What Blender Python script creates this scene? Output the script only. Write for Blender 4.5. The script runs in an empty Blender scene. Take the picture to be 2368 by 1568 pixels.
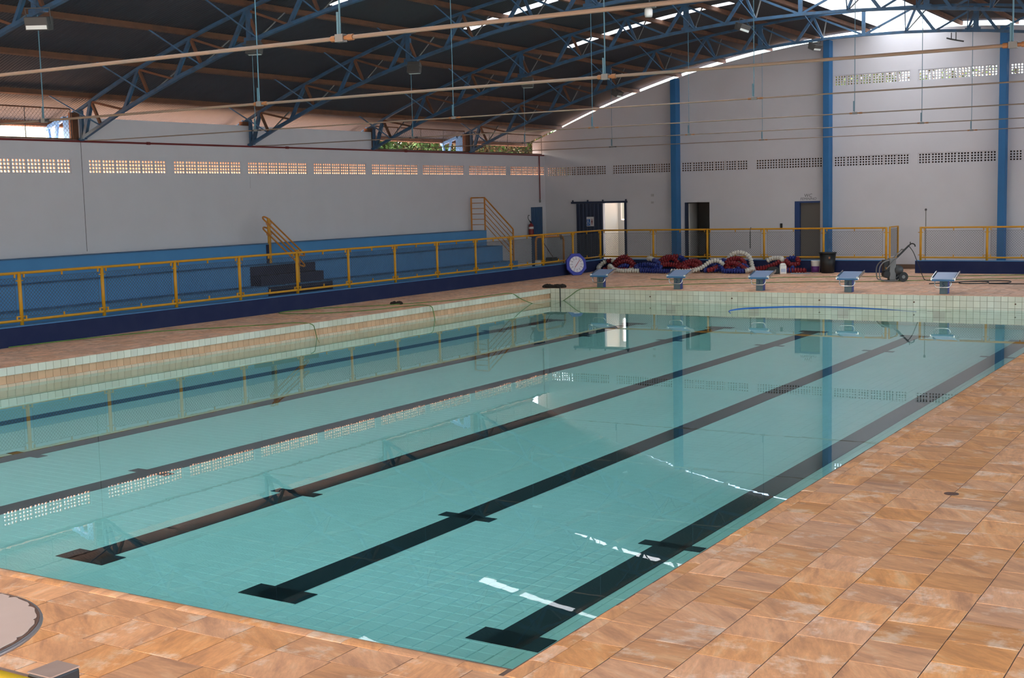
import bpy, math, random
from mathutils import Vector, Matrix
random.seed(11)
sc = bpy.context.scene
COL = sc.collection
PI = math.pi

# ---------------------------------------------------------------- camera, sky, sun, exposure
CAM = Vector((17.5152, -5.6411, 2.4802))
cd = bpy.data.cameras.new('camera'); cam = bpy.data.objects.new('camera', cd); COL.objects.link(cam)
cam.location = CAM; cam.rotation_euler = (1.4621, 0.0242, 0.5475)
cd.sensor_fit = 'HORIZONTAL'; cd.sensor_width = 36.0; cd.lens = 2985.8 / 2368 * 36; cd.clip_end = 500
sc.camera = cam
sc.view_settings.view_transform = 'Standard'; sc.view_settings.look = 'None'
sc.view_settings.gamma = 1.0; sc.view_settings.use_curve_mapping = False
sc.view_settings.exposure = 0.94

SUN_DIR = Vector((-0.68, -0.36, 0.66)).normalized()
w = bpy.data.worlds.new('sky'); sc.world = w; w.use_nodes = True
nt = w.node_tree; bg = nt.nodes['Background']
sky = nt.nodes.new('ShaderNodeTexSky'); sky.sky_type = 'NISHITA'; sky.sun_disc = False
sky.sun_elevation = math.asin(SUN_DIR.z); sky.sun_rotation = math.atan2(SUN_DIR.x, SUN_DIR.y)
sky.air_density = 1.0; sky.dust_density = 4.0; sky.ozone_density = 0.6
nt.links.new(sky.outputs[0], bg.inputs[0]); bg.inputs[1].default_value = 0.90
sd = bpy.data.lights.new('sun', 'SUN'); sun = bpy.data.objects.new('sun', sd); COL.objects.link(sun)
sun.rotation_euler = SUN_DIR.to_track_quat('Z', 'Y').to_euler(); sun.location = (-40, -20, 40)
sd.energy = 14.0; sd.color = (1.0, 0.92, 0.82); sd.angle = 0.01
cy = sc.cycles
cy.max_bounces = 7; cy.diffuse_bounces = 4; cy.glossy_bounces = 2; cy.transmission_bounces = 4; cy.transparent_max_bounces = 10
cy.sample_clamp_indirect = 6.0; cy.adaptive_threshold = 0.02; cy.caustics_reflective = False; cy.caustics_refractive = False

def portal(name, loc, rot, sx, sy):
    d = bpy.data.lights.new(name, 'AREA'); d.shape = 'RECTANGLE'; d.size = sx; d.size_y = sy
    d.cycles.is_portal = True
    o = bpy.data.objects.new(name, d); COL.objects.link(o); o.location = loc; o.rotation_euler = rot
# daylight portals in unseen openings of the hall: right side and back, widened for light
portal('portal_right', (20.3, 13, 2.05), (0, math.radians(90), 0), 3.8, 44)
portal('portal_back', (7.1, -9.7, 2.75), (math.radians(-90), 0, 0), 26, 5.3)

# ---------------------------------------------------------------- helpers
class MB:
    def __init__(s): s.v = []; s.f = []; s.m = []; s.mi = 0
    def add(s, vs, fs):
        b = len(s.v); s.v += [tuple(v) for v in vs]
        for f in fs: s.f.append(tuple(b + i for i in f)); s.m.append(s.mi)
    def box(s, x0, x1, y0, y1, z0, z1):
        s.add([(x0,y0,z0),(x1,y0,z0),(x1,y1,z0),(x0,y1,z0),(x0,y0,z1),(x1,y0,z1),(x1,y1,z1),(x0,y1,z1)],
              [(0,3,2,1),(4,5,6,7),(0,1,5,4),(1,2,6,5),(2,3,7,6),(3,0,4,7)]); return s
    def bar(s, p, q, w, h, up=(0,0,1)):
        p = Vector(p); q = Vector(q); d = (q-p).normalized(); u = Vector(up)
        a = d.cross(u)
        if a.length < 1e-4: a = d.cross(Vector((0,1,0)))
        a.normalize(); b = a.cross(d).normalized()
        a = a*w/2; b = b*h/2
        s.add([p-a-b,p+a-b,p+a+b,p-a+b,q-a-b,q+a-b,q+a+b,q-a+b],
              [(0,3,2,1),(4,5,6,7),(0,1,5,4),(1,2,6,5),(2,3,7,6),(3,0,4,7)]); return s
    def path(s, pts, r, n=6, closed=False):
        pts = [Vector(p) for p in pts]; N = len(pts)
        rr = r if isinstance(r, (list, tuple)) else [r]*N
        prev = None; rings = []
        for i, p in enumerate(pts):
            if closed: t = pts[(i+1) % N]-pts[i-1]
            else: t = pts[min(i+1, N-1)]-pts[max(i-1, 0)]
            if t.length < 1e-9: t = Vector((0,0,1))
            t.normalize()
            if prev is None:
                a = t.cross(Vector((0,0,1)))
                if a.length < 1e-3: a = t.cross(Vector((0,1,0)))
            else:
                a = prev - t*prev.dot(t)
                if a.length < 1e-4: a = t.cross(Vector((0,1,0)))
            a.normalize(); prev = a; b = t.cross(a)
            rings.append([p + (a*math.cos(2*PI*k/n)+b*math.sin(2*PI*k/n))*rr[i] for k in range(n)])
        vs = [v for R_ in rings for v in R_]; fs = []
        for i in range(N if closed else N-1):
            j = (i+1) % N
            for k in range(n):
                fs.append((i*n+k, i*n+(k+1) % n, j*n+(k+1) % n, j*n+k))
        if not closed:
            fs.append(tuple(range(n-1, -1, -1))); fs.append(tuple((N-1)*n+k for k in range(n)))
        s.add(vs, fs); return s
    def tube(s, p, q, r, n=8): return s.path([p, q], r, n)
    def lathe(s, prof, c=(0,0,0), n=16, axis='z'):
        vs = []; fs = []; m = len(prof)
        for k in range(n):
            a = 2*PI*k/n
            for (r, z) in prof:
                x, y = r*math.cos(a), r*math.sin(a)
                p = (x,y,z) if axis == 'z' else ((z,x,y) if axis == 'x' else (y,z,x))
                vs.append((p[0]+c[0], p[1]+c[1], p[2]+c[2]))
        for k in range(n):
            k2 = (k+1) % n
            for i in range(m-1): fs.append((k*m+i, k2*m+i, k2*m+i+1, k*m+i+1))
        fs.append(tuple(k*m for k in range(n-1, -1, -1))); fs.append(tuple(k*m+m-1 for k in range(n)))
        s.add(vs, fs); return s
    def prism(s, poly, axis, a, b):
        # poly in the two other axes (cyclic order), extruded from a to b
        def P(u, v, t): return {'x': (t,u,v), 'y': (u,t,v), 'z': (u,v,t)}[axis]
        n = len(poly)
        vs = [P(u,v,a) for u, v in poly]+[P(u,v,b) for u, v in poly]
        fs = [tuple(range(n-1, -1, -1)), tuple(range(n, 2*n))]+[(i, (i+1) % n, n+(i+1) % n, n+i) for i in range(n)]
        s.add(vs, fs); return s
    def ball(s, c, r, n=8, m=5, sq=(1,1,1), jit=0):
        pr = [(max(1e-4, math.sin(PI*i/m))*r, -math.cos(PI*i/m)*r) for i in range(m+1)]
        b = len(s.v); s.lathe(pr, (0,0,0), n)
        for i in range(b, len(s.v)):
            v = s.v[i]; j = 1+random.uniform(-jit, jit)
            s.v[i] = (c[0]+v[0]*sq[0]*j, c[1]+v[1]*sq[1]*j, c[2]+v[2]*sq[2]*j)
        return s
    def mesh(s, name, mats):
        me = bpy.data.meshes.new(name); me.from_pydata(s.v, [], s.f)
        for m in (mats if isinstance(mats, (list, tuple)) else [mats]): me.materials.append(m)
        if any(s.m): me.polygons.foreach_set('material_index', s.m)
        me.update(); return me
    def build(s, name, mats, parent=None, smooth=False, bevel=0):
        return place(name, s.mesh(name, mats), parent, smooth=smooth, bevel=bevel)

def place(name, me, parent=None, loc=None, smooth=False, bevel=0):
    o = bpy.data.objects.new(name, me); COL.objects.link(o)
    if parent is not None: o.parent = parent
    if loc is not None: o.location = loc
    if smooth:
        me.polygons.foreach_set('use_smooth', [True]*len(me.polygons))
    if bevel:
        b = o.modifiers.new('bevel', 'BEVEL'); b.width = bevel; b.segments = 2; b.limit_method = 'ANGLE'
    return o

def tag(o, label, cat, group=None):
    o['label'] = label; o['category'] = cat
    if group: o['group'] = group
    return o
def thing(name, label, cat, loc=(0,0,0), rz=0, group=None):
    o = bpy.data.objects.new(name, None); COL.objects.link(o); o.location = loc; o.rotation_euler = (0,0,rz)
    o.empty_display_size = 0.1
    return tag(o, label, cat, group)
def structure(o, label=None):
    o['kind'] = 'structure'
    if label: o['label'] = label
    return o
def sroot(name, label=None):
    o = bpy.data.objects.new(name, None); COL.objects.link(o); o.empty_display_size = 0.1
    return structure(o, label)
def copytree(o, parent=None):
    c = o.copy(); COL.objects.link(c)
    if parent is not None: c.parent = parent
    for ch in list(o.children): copytree(ch, c)
    return c
def text(name, body, size, mat, parent, loc, rot, extrude=0.002, align='CENTER', font_shear=0):
    cu = bpy.data.curves.new(name, 'FONT'); cu.body = body; cu.size = size; cu.extrude = extrude
    cu.align_x = align; cu.align_y = 'CENTER'; cu.shear = font_shear; cu.materials.append(mat)
    cu.resolution_u = 3
    t = bpy.data.objects.new(name, cu); COL.objects.link(t)
    me = bpy.data.meshes.new_from_object(t.evaluated_get(bpy.context.evaluated_depsgraph_get()))
    bpy.data.objects.remove(t)
    if not me.materials: me.materials.append(mat)
    o = place(name, me, parent, loc); o.rotation_euler = rot
    return o

# ---------------------------------------------------------------- materials
def srgb(r, g, b):
    f = lambda c: (c/255/12.92) if c/255 <= 0.04045 else ((c/255+0.055)/1.055)**2.4
    return (f(r), f(g), f(b))
def mat(name, col, rough=0.6, metal=0.0, noise=None, bump=None, rnd=0.0, spec=0.4):
    """noise=(scale, amount, second colour or None)  bump=(scale, strength)  rnd = brightness change from piece to piece"""
    m = bpy.data.materials.new(name); m.use_nodes = True; n = m.node_tree; L = n.links
    p = n.nodes['Principled BSDF']
    p.inputs['Roughness'].default_value = rough; p.inputs['Metallic'].default_value = metal
    p.inputs['Specular IOR Level'].default_value = spec
    c4 = (*col, 1); out = None
    geo = n.nodes.new('ShaderNodeNewGeometry'); oi = n.nodes.new('ShaderNodeObjectInfo')
    if noise:
        tx = n.nodes.new('ShaderNodeTexNoise'); tx.inputs['Scale'].default_value = noise[0]; tx.inputs['Detail'].default_value = 6
        L.new(geo.outputs['Position'], tx.inputs['Vector'])
        mx = n.nodes.new('ShaderNodeMix'); mx.data_type = 'RGBA'
        c2 = noise[2] if len(noise) > 2 and noise[2] else tuple(c*0.6 for c in col)
        rp = n.nodes.new('ShaderNodeValToRGB'); rp.color_ramp.elements[0].position = 0.5-0.5*(1-noise[1])*0.5
        rp.color_ramp.elements[1].position = 0.75; rp.color_ramp.elements[1].color = (noise[1],)*3+(1,)
        rp.color_ramp.elements[0].color = (0,0,0,1)
        L.new(tx.outputs[0], rp.inputs[0]); L.new(rp.outputs[0], mx.inputs['Factor'])
        mx.inputs['A'].default_value = c4; mx.inputs['B'].default_value = (*c2, 1); out = mx.outputs['Result']
    if rnd:
        ad = n.nodes.new('ShaderNodeMath'); ad.operation = 'ADD'
        L.new(geo.outputs['Random Per Island'], ad.inputs[0]); L.new(oi.outputs['Random'], ad.inputs[1])
        fr = n.nodes.new('ShaderNodeMath'); fr.operation = 'FRACT'; L.new(ad.outputs[0], fr.inputs[0])
        mr = n.nodes.new('ShaderNodeMapRange'); mr.inputs['To Min'].default_value = 1-rnd; mr.inputs['To Max'].default_value = 1+rnd
        L.new(fr.outputs[0], mr.inputs[0])
        hs = n.nodes.new('ShaderNodeHueSaturation'); L.new(mr.outputs[0], hs.inputs['Value'])
        if out: L.new(out, hs.inputs['Color'])
        else: hs.inputs['Color'].default_value = c4
        out = hs.outputs[0]
    if out: L.new(out, p.inputs['Base Color'])
    else: p.inputs['Base Color'].default_value = c4
    if bump:
        tb = n.nodes.new('ShaderNodeTexNoise'); tb.inputs['Scale'].default_value = bump[0]; tb.inputs['Detail'].default_value = 4
        L.new(geo.outputs['Position'], tb.inputs['Vector'])
        bp = n.nodes.new('ShaderNodeBump'); bp.inputs['Strength'].default_value = bump[1]; bp.inputs['Distance'].default_value = 0.02
        L.new(tb.outputs[0], bp.inputs['Height']); L.new(bp.outputs[0], p.inputs['Normal'])
    return m

def stone_mat(name, tilepat=False):
    m = bpy.data.materials.new(name); m.use_nodes = True; n = m.node_tree; L = n.links; N = n.nodes.new
    p = n.nodes['Principled BSDF']; p.inputs['Roughness'].default_value = 0.62; p.inputs['Specular IOR Level'].default_value = 0.35
    geo = N('ShaderNodeNewGeometry'); oi = N('ShaderNodeObjectInfo')
    ad = N('ShaderNodeMath'); L.new(geo.outputs['Random Per Island'], ad.inputs[0]); L.new(oi.outputs['Random'], ad.inputs[1])
    fr = N('ShaderNodeMath'); fr.operation = 'FRACT'; L.new(ad.outputs[0], fr.inputs[0])
    rndv = fr.outputs[0]
    br = None
    if tilepat:
        mp = N('ShaderNodeMapping'); mp.inputs['Rotation'].default_value = (0, 0, PI/2)
        L.new(geo.outputs['Position'], mp.inputs['Vector'])
        br = N('ShaderNodeTexBrick'); br.inputs['Scale'].default_value = 1.0
        br.inputs['Brick Width'].default_value = 0.38; br.inputs['Row Height'].default_value = 0.38
        br.inputs['Mortar Size'].default_value = 0.005; br.inputs['Color1'].default_value = (0,0,0,1); br.inputs['Color2'].default_value = (1,1,1,1)
        br.inputs['Mortar'].default_value = (0.5,)*3+(1,)
        L.new(mp.outputs[0], br.inputs['Vector'])
        sx = N('ShaderNodeSeparateColor'); L.new(br.outputs['Color'], sx.inputs[0]); rndv = sx.outputs[0]
    wn = N('ShaderNodeTexWhiteNoise'); wn.noise_dimensions = '1D'; L.new(rndv, wn.inputs['W'])
    sc_ = N('ShaderNodeVectorMath'); sc_.operation = 'SCALE'; sc_.inputs['Scale'].default_value = 20; L.new(wn.outputs['Color'], sc_.inputs[0])
    av = N('ShaderNodeVectorMath'); L.new(geo.outputs['Position'], av.inputs[0]); L.new(sc_.outputs[0], av.inputs[1])
    # rotated, stretched veins
    vr = N('ShaderNodeVectorRotate'); vr.rotation_type = 'Z_AXIS'
    mu = N('ShaderNodeMath'); mu.operation = 'MULTIPLY'; mu.inputs[1].default_value = 1.6; L.new(wn.outputs['Value'], mu.inputs[0])
    L.new(mu.outputs[0], vr.inputs['Angle']); L.new(av.outputs[0], vr.inputs['Vector'])
    mp2 = N('ShaderNodeMapping'); mp2.inputs['Scale'].default_value = (2.2, 9, 2); L.new(vr.outputs[0], mp2.inputs['Vector'])
    n1 = N('ShaderNodeTexNoise'); n1.inputs['Scale'].default_value = 1.0; n1.inputs['Detail'].default_value = 7; n1.inputs['Distortion'].default_value = 0.6
    L.new(mp2.outputs[0], n1.inputs['Vector'])
    r1 = N('ShaderNodeValToRGB'); e = r1.color_ramp.elements
    e[0].position = 0.28; e[0].color = (0.50, 0.225, 0.105, 1)
    e[1].position = 0.74; e[1].color = (0.82, 0.46, 0.235, 1)
    k = e.new(0.46); k.color = (0.70, 0.320, 0.140, 1)
    k = e.new(0.58); k.color = (0.77, 0.360, 0.158, 1)
    L.new(n1.outputs[0], r1.inputs[0])
    # pale worn patches
    n2 = N('ShaderNodeTexNoise'); n2.inputs['Scale'].default_value = 2.6; n2.inputs['Detail'].default_value = 9; n2.inputs['Roughness'].default_value = 0.7
    L.new(av.outputs[0], n2.inputs['Vector'])
    r2 = N('ShaderNodeValToRGB'); r2.color_ramp.elements[0].position = 0.55; r2.color_ramp.elements[1].position = 0.64
    L.new(n2.outputs[0], r2.inputs[0])
    mx = N('ShaderNodeMix'); mx.data_type = 'RGBA'; ml = N('ShaderNodeMath'); ml.operation = 'MULTIPLY'; ml.inputs[1].default_value = 0.65
    L.new(r2.outputs[0], ml.inputs[0]); L.new(ml.outputs[0], mx.inputs['Factor']); L.new(r1.outputs[0], mx.inputs['A'])
    mx.inputs['B'].default_value = (0.88, 0.64, 0.44, 1)
    # darker dirt
    n3 = N('ShaderNodeTexNoise'); n3.inputs['Scale'].default_value = 0.9; n3.inputs['Detail'].default_value = 8; L.new(geo.outputs['Position'], n3.inputs['Vector'])
    r3 = N('ShaderNodeValToRGB'); r3.color_ramp.elements[0].position = 0.55; r3.color_ramp.elements[1].position = 0.80
    r3.color_ramp.elements[1].color = (0.4,)*3+(1,); L.new(n3.outputs[0], r3.inputs[0])
    mx2 = N('ShaderNodeMix'); mx2.data_type = 'RGBA'; L.new(r3.outputs[0], mx2.inputs['Factor']); L.new(mx.outputs['Result'], mx2.inputs['A'])
    mx2.inputs['B'].default_value = (0.36, 0.19, 0.105, 1)
    hs = N('ShaderNodeHueSaturation'); mr = N('ShaderNodeMapRange'); mr.inputs['To Min'].default_value = 0.86; mr.inputs['To Max'].default_value = 1.10
    L.new(wn.outputs['Value'], mr.inputs[0]); L.new(mr.outputs[0], hs.inputs['Value'])
    sp = N('ShaderNodeSeparateColor'); L.new(wn.outputs['Color'], sp.inputs[0])
    mr2 = N('ShaderNodeMapRange'); mr2.inputs['To Min'].default_value = 0.95; mr2.inputs['To Max'].default_value = 1.10
    L.new(sp.outputs[1], mr2.inputs[0]); L.new(mr2.outputs[0], hs.inputs['Saturation'])
    L.new(mx2.outputs['Result'], hs.inputs['Color']); res = hs.outputs[0]
    if tilepat: mr.inputs['To Min'].default_value = 1.08; mr.inputs['To Max'].default_value = 1.30; mr2.inputs['To Min'].default_value = 0.74; mr2.inputs['To Max'].default_value = 0.86  # laid stone: softer tone, and value raised to offset the weaker light there
    if tilepat:
        mj = N('ShaderNodeMix'); mj.data_type = 'RGBA'; L.new(br.outputs['Fac'], mj.inputs['Factor']); L.new(res, mj.inputs['A'])
        mj.inputs['B'].default_value = (0.42, 0.22, 0.12, 1); res = mj.outputs['Result']
    n4 = N('ShaderNodeTexNoise'); n4.inputs['Scale'].default_value = 30; n4.inputs['Detail'].default_value = 6; n4.inputs['Roughness'].default_value = 0.75
    L.new(mp2.outputs[0], n4.inputs['Vector']); n4.inputs['Scale'].default_value = 5
    r4 = N('ShaderNodeMapRange'); r4.inputs['From Min'].default_value = .3; r4.inputs['From Max'].default_value = .7; r4.inputs['To Min'].default_value = .86; r4.inputs['To Max'].default_value = 1.14
    L.new(n4.outputs[0], r4.inputs[0])
    h4 = N('ShaderNodeHueSaturation'); L.new(res, h4.inputs['Color']); L.new(r4.outputs[0], h4.inputs['Value']); res = h4.outputs[0]
    L.new(res, p.inputs['Base Color'])
    bp = N('ShaderNodeBump'); bp.inputs['Strength'].default_value = 0.25; bp.inputs['Distance'].default_value = 0.01
    L.new(n1.outputs[0], bp.inputs['Height']); L.new(bp.outputs[0], p.inputs['Normal'])
    return m

def water_mat():
    m = bpy.data.materials.new('water'); m.use_nodes = True; n = m.node_tree; L = n.links; N = n.nodes.new
    n.nodes.remove(n.nodes['Principled BSDF']); out = n.nodes['Material Output']
    geo = N('ShaderNodeNewGeometry')
    tn = N('ShaderNodeTexNoise'); tn.inputs['Scale'].default_value = 1.1; tn.inputs['Detail'].default_value = 3
    mp = N('ShaderNodeMapping'); mp.inputs['Scale'].default_value = (1.0, 2.2, 1); mp.inputs['Rotation'].default_value = (0,0,0.4)
    L.new(geo.outputs['Position'], mp.inputs['Vector']); L.new(mp.outputs[0], tn.inputs['Vector'])
    bp = N('ShaderNodeBump'); bp.inputs['Strength'].default_value = 0.006; bp.inputs['Distance'].default_value = 0.05
    L.new(tn.outputs[0], bp.inputs['Height'])
    dt = N('ShaderNodeVectorMath'); dt.operation = 'DOT_PRODUCT'; L.new(geo.outputs['Incoming'], dt.inputs[0]); L.new(bp.outputs[0], dt.inputs[1])
    ab = N('ShaderNodeMath'); ab.operation = 'ABSOLUTE'; L.new(dt.outputs['Value'], ab.inputs[0])
    sb = N('ShaderNodeMath'); sb.operation = 'SUBTRACT'; sb.inputs[0].default_value = 1.0; L.new(ab.outputs[0], sb.inputs[1])
    pw = N('ShaderNodeMath'); pw.operation = 'POWER'; pw.inputs[1].default_value = 5.0; L.new(sb.outputs[0], pw.inputs[0])
    ma = N('ShaderNodeMath'); ma.operation = 'MULTIPLY_ADD'; ma.inputs[1].default_value = 0.98; ma.inputs[2].default_value = 0.02; L.new(pw.outputs[0], ma.inputs[0])
    tr = N('ShaderNodeBsdfTransparent'); tr.inputs[0].default_value = (0.68, 0.94, 0.905, 1)
    gl = N('ShaderNodeBsdfGlossy'); gl.inputs['Roughness'].default_value = 0.0; gl.inputs[0].default_value = (0.95,)*3+(1,)
    L.new(bp.outputs[0], gl.inputs['Normal'])
    mx = N('ShaderNodeMixShader'); L.new(ma.outputs[0], mx.inputs[0]); L.new(tr.outputs[0], mx.inputs[1]); L.new(gl.outputs[0], mx.inputs[2])
    L.new(mx.outputs[0], out.inputs[0])
    return m

def sheet_light_mat():
    m = bpy.data.materials.new('translucent_sheet'); m.use_nodes = True; n = m.node_tree; L = n.links; N = n.nodes.new
    n.nodes.remove(n.nodes['Principled BSDF']); out = n.nodes['Material Output']
    t = N('ShaderNodeBsdfTranslucent'); t.inputs[0].default_value = (0.32, 0.35, 0.37, 1)
    d = N('ShaderNodeBsdfDiffuse'); d.inputs[0].default_value = (0.8, 0.8, 0.8, 1)
    mx = N('ShaderNodeMixShader'); mx.inputs[0].default_value = 0.15
    L.new(t.outputs[0], mx.inputs[1]); L.new(d.outputs[0], mx.inputs[2]); L.new(mx.outputs[0], out.inputs[0])
    return m

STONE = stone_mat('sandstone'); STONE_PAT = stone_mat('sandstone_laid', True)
JOINT = mat('mortar', (0.17, 0.095, 0.06), 0.9, noise=(2.0, 0.9, (0.07, 0.045, 0.032)))
WATER = water_mat(); SHEETL = sheet_light_mat()
WHITE = mat('white_wall_paint', (0.565, 0.565, 0.605), 0.75, noise=(1.3, 0.5, (0.52, 0.515, 0.55)), bump=(9, 0.12))
CLAY = mat('clay_block', (0.44, 0.24, 0.14), 0.85)
CRACK = mat('dark_joint', (0.06, 0.055, 0.055), 0.9)
ROOF = mat('corrugated_roof_metal', (0.044, 0.046, 0.056), 0.55, noise=(0.7, 0.6, (0.036, 0.036, 0.042)))
RUST = mat('rusty_steel', (0.135, 0.062, 0.035), 0.8, noise=(5, 0.8, (0.07, 0.04, 0.03)))
BLUES = mat('blue_steel_paint', (0.030, 0.090, 0.175), 0.5, noise=(6, 0.8, (0.035, 0.045, 0.055)))
BLUEC = mat('blue_column_paint', (0.022, 0.135, 0.32), 0.65, noise=(2, 0.5, (0.020, 0.11, 0.27)))
NAVY = mat('navy_curb_paint', (0.012, 0.019, 0.066), 0.75, noise=(3, 0.7, (0.020, 0.028, 0.075)), spec=0.2)
NAVYD = mat('navy_step_paint', (0.020, 0.024, 0.060), 0.75, noise=(3, 0.6))
LBLUE = mat('light_blue_paint', (0.075, 0.25, 0.50), 0.7, noise=(1.5, 0.6, (0.065, 0.215, 0.45)))
LBLUE2 = mat('light_blue_tread_paint', (0.060, 0.20, 0.40), 0.7, noise=(1.5, 0.6))
YEL = mat('yellow_fence_paint', (0.56, 0.27, 0.012), 0.45, noise=(8, 0.5, (0.45, 0.19, 0.010)))
ORG = mat('orange_rail_paint', (0.52, 0.20, 0.03), 0.5, noise=(8, 0.4))
WIRE = mat('galvanised_wire', (0.085, 0.085, 0.085), 0.7, spec=0.1)
BEIGE = mat('primer_pipe', (0.25, 0.175, 0.125), 0.6, noise=(2.5, 0.7, (0.17, 0.16, 0.145)))
ORANGEP = mat('orange_coupling', (0.30, 0.13, 0.05), 0.6)
RODB = mat('blue_rod', (0.075, 0.18, 0.24), 0.5)
REDP = mat('red_pipe', (0.16, 0.020, 0.020), 0.5)
TILEW = mat('white_pool_tile', (0.67, 0.62, 0.51), 0.25, noise=(1.1, 0.6, (0.58, 0.48, 0.32)), rnd=0.08)
TILEB = mat('rust_stained_tile', (0.66, 0.38, 0.22), 0.4, noise=(4, 0.5, (0.50, 0.26, 0.13)), rnd=0.08)
LIPS = mat('stained_lip_tile', (0.66, 0.50, 0.36), 0.4, rnd=0.05, noise=(3, 0.8, (0.62, 0.33, 0.17)))
GROUT = mat('grout', (0.32, 0.27, 0.17), 0.9)
POOLT = mat('pool_floor_tile', (0.66, 0.88, 0.84), 0.4, rnd=0.02, noise=(0.8, 0.35, (0.55, 0.78, 0.70)))
POOLG = mat('pool_grout', (0.46, 0.70, 0.58), 0.8)
LINE = mat('black_lane_tile', (0.006, 0.020, 0.030), 0.4, rnd=0.1, spec=0.1)
DOORB = mat('blue_door_metal', (0.014, 0.060, 0.150), 0.5)
DOORN = mat('navy_door_metal', (0.016, 0.026, 0.060), 0.5)
DOORG = mat('grey_door_leaf', (0.12, 0.11, 0.10), 0.7)
CREAM = mat('cream_room_paint', (0.40, 0.37, 0.31), 0.7)
DARKR = mat('dim_room_paint', (0.50, 0.49, 0.48), 0.8)
BLACK = mat('black_plastic', (0.012, 0.012, 0.012), 0.5)
DGREY = mat('dark_grey_metal', (0.06, 0.06, 0.06), 0.5)
GREYM = mat('grey_metal', (0.17, 0.17, 0.165), 0.5)
WHITEP = mat('white_plastic', (0.72, 0.71, 0.68), 0.4)
REDF = mat('red_float', (0.17, 0.009, 0.014), 0.45)
WHITEF = mat('white_float', (0.56, 0.53, 0.47), 0.45)
BLUEF = mat('blue_float', (0.012, 0.022, 0.16), 0.45)
CLOCKB = mat('clock_blue', (0.022, 0.03, 0.30), 0.45)
PURPLE = mat('purple_label', (0.10, 0.02, 0.14), 0.5)
GREEN = mat('green_hose', (0.10, 0.20, 0.035), 0.5, noise=(3.0, 0.95, (0.06, 0.040, 0.018)))
GREENW = mat('bright_green_hose', (0.06, 0.28, 0.08), 0.4)
BLUEH = mat('blue_hose', (0.02, 0.12, 0.45), 0.4)
PLATT = mat('block_top_blue', (0.26, 0.35, 0.53), 0.25, spec=0.6)
PLATB = mat('block_edge_blue', (0.045, 0.15, 0.30), 0.4)
PEDES = mat('block_pedestal_grey', (0.10, 0.15, 0.17), 0.6, noise=(8, 0.6, (0.09, 0.085, 0.075)))
STEEL = mat('bright_steel', (0.62, 0.62, 0.62), 0.22, metal=0.9)
NUMB = mat('dark_number_paint', (0.01, 0.03, 0.08), 0.5)
LAMPG = mat('lamp_glass', (0.55, 0.58, 0.55), 0.15)
LAMPB = mat('lamp_housing', (0.06, 0.058, 0.055), 0.5)
EXTR = mat('extinguisher_red', (0.20, 0.012, 0.016), 0.4)
SIGNW = mat('sign_white', (0.62, 0.60, 0.62), 0.5)
SIGNB = mat('sign_blue', (0.03, 0.13, 0.42), 0.5)
SIGNR = mat('sign_dark_red', (0.16, 0.02, 0.03), 0.5)
LETTER = mat('grey_lettering', (0.10, 0.10, 0.11), 0.7)
TABLET = mat('worn_table_paint', (0.62, 0.44, 0.345), 0.6, noise=(9, 0.2, (0.52, 0.33, 0.23)))
POSTT = mat('worn_post_top', (0.36, 0.24, 0.18), 0.7, noise=(12, 0.5, (0.25, 0.16, 0.12)))
TABLER = mat('rusty_table_rim', (0.22, 0.10, 0.055), 0.6, noise=(14, 0.7, (0.12, 0.06, 0.04)))
TABLEM = mat('grey_table_edge', (0.30, 0.25, 0.23), 0.4, metal=0.5)
LEAF = mat('leaf_green', (0.030, 0.060, 0.010), 0.7, rnd=0.5, spec=0.1)
LEAFB = mat('leaf_dry', (0.075, 0.050, 0.020), 0.8, rnd=0.6, spec=0.1)
BARK = mat('bark', (0.16, 0.10, 0.07), 0.9)
SOIL = mat('red_soil', (0.52, 0.31, 0.20), 0.95, noise=(0.3, 0.6, (0.42, 0.26, 0.16)))
LOOK_BLUE = mat('eave_bracket_blue', (0.10, 0.26, 0.55), 0.5)
CLOTH = mat('dark_cloth', (0.022, 0.016, 0.012), 0.9)

# ---------------------------------------------------------------- layout numbers (metres)
PW, PL = 14.0, 25.0                 # pool
ZW = -0.32                          # water level
XL, XR = -5.85, 20.05               # long walls
YF, YB = 35.0, -9.5                 # far and back walls
XC = 7.1                            # roof axis
TRUSS_Y = [30.06, 24.86, 19.65, 14.22, 9.05, 3.80]
def zb(x): return 6.67-(32.6-math.sqrt(32.6**2-(x-XC)**2))
def zt(x): return zb(x)+0.66
def zs(x):
    if x < -5.4: return 5.0-0.362*(-5.4-x)
    if x > 2*XC+5.4: return 5.0-0.362*(x-2*XC-5.4)
    return zt(x)+0.16
def zfloor(x): return -0.615-0.011*x
Q = cam.rotation_euler.to_matrix().transposed()
def in_view(p, margin=0.02):
    q = Q @ (Vector(p)-CAM)
    if q.z > -0.3: return False
    return abs(q.x/-q.z) < 0.3966*(1+margin) and abs(q.y/-q.z) < 0.2626*(1+margin)

# ---------------------------------------------------------------- ground outside
g = MB()
for r in [(-90, XL-0.2, -80, 120), (XL-0.2, XR+0.2, YF+0.15, 120)]:
    g.add([(r[0],r[2],-0.03),(r[1],r[2],-0.03),(r[1],r[3],-0.03),(r[0],r[3],-0.03)], [(0,1,2,3)])
structure(g.build('ground', SOIL), 'reddish bare soil outside the hall')
g = MB()
for r in [(XR+0.2, 110, -80, 120), (XL-0.2, XR+0.2, -80, YB-0.1)]:
    g.add([(r[0],r[2],-0.03),(r[1],r[2],-0.03),(r[1],r[3],-0.03),(r[0],r[3],-0.03)], [(0,1,2,3)])
structure(g.build('unseen_ground', mat('pale_bounce_ground', (0.44, 0.44, 0.43), .9)), 'unseen ground outside, added in pale grey to cool the bounced light')  # unseen ground, grey picked so its bounce cools the light in the hall

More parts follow.
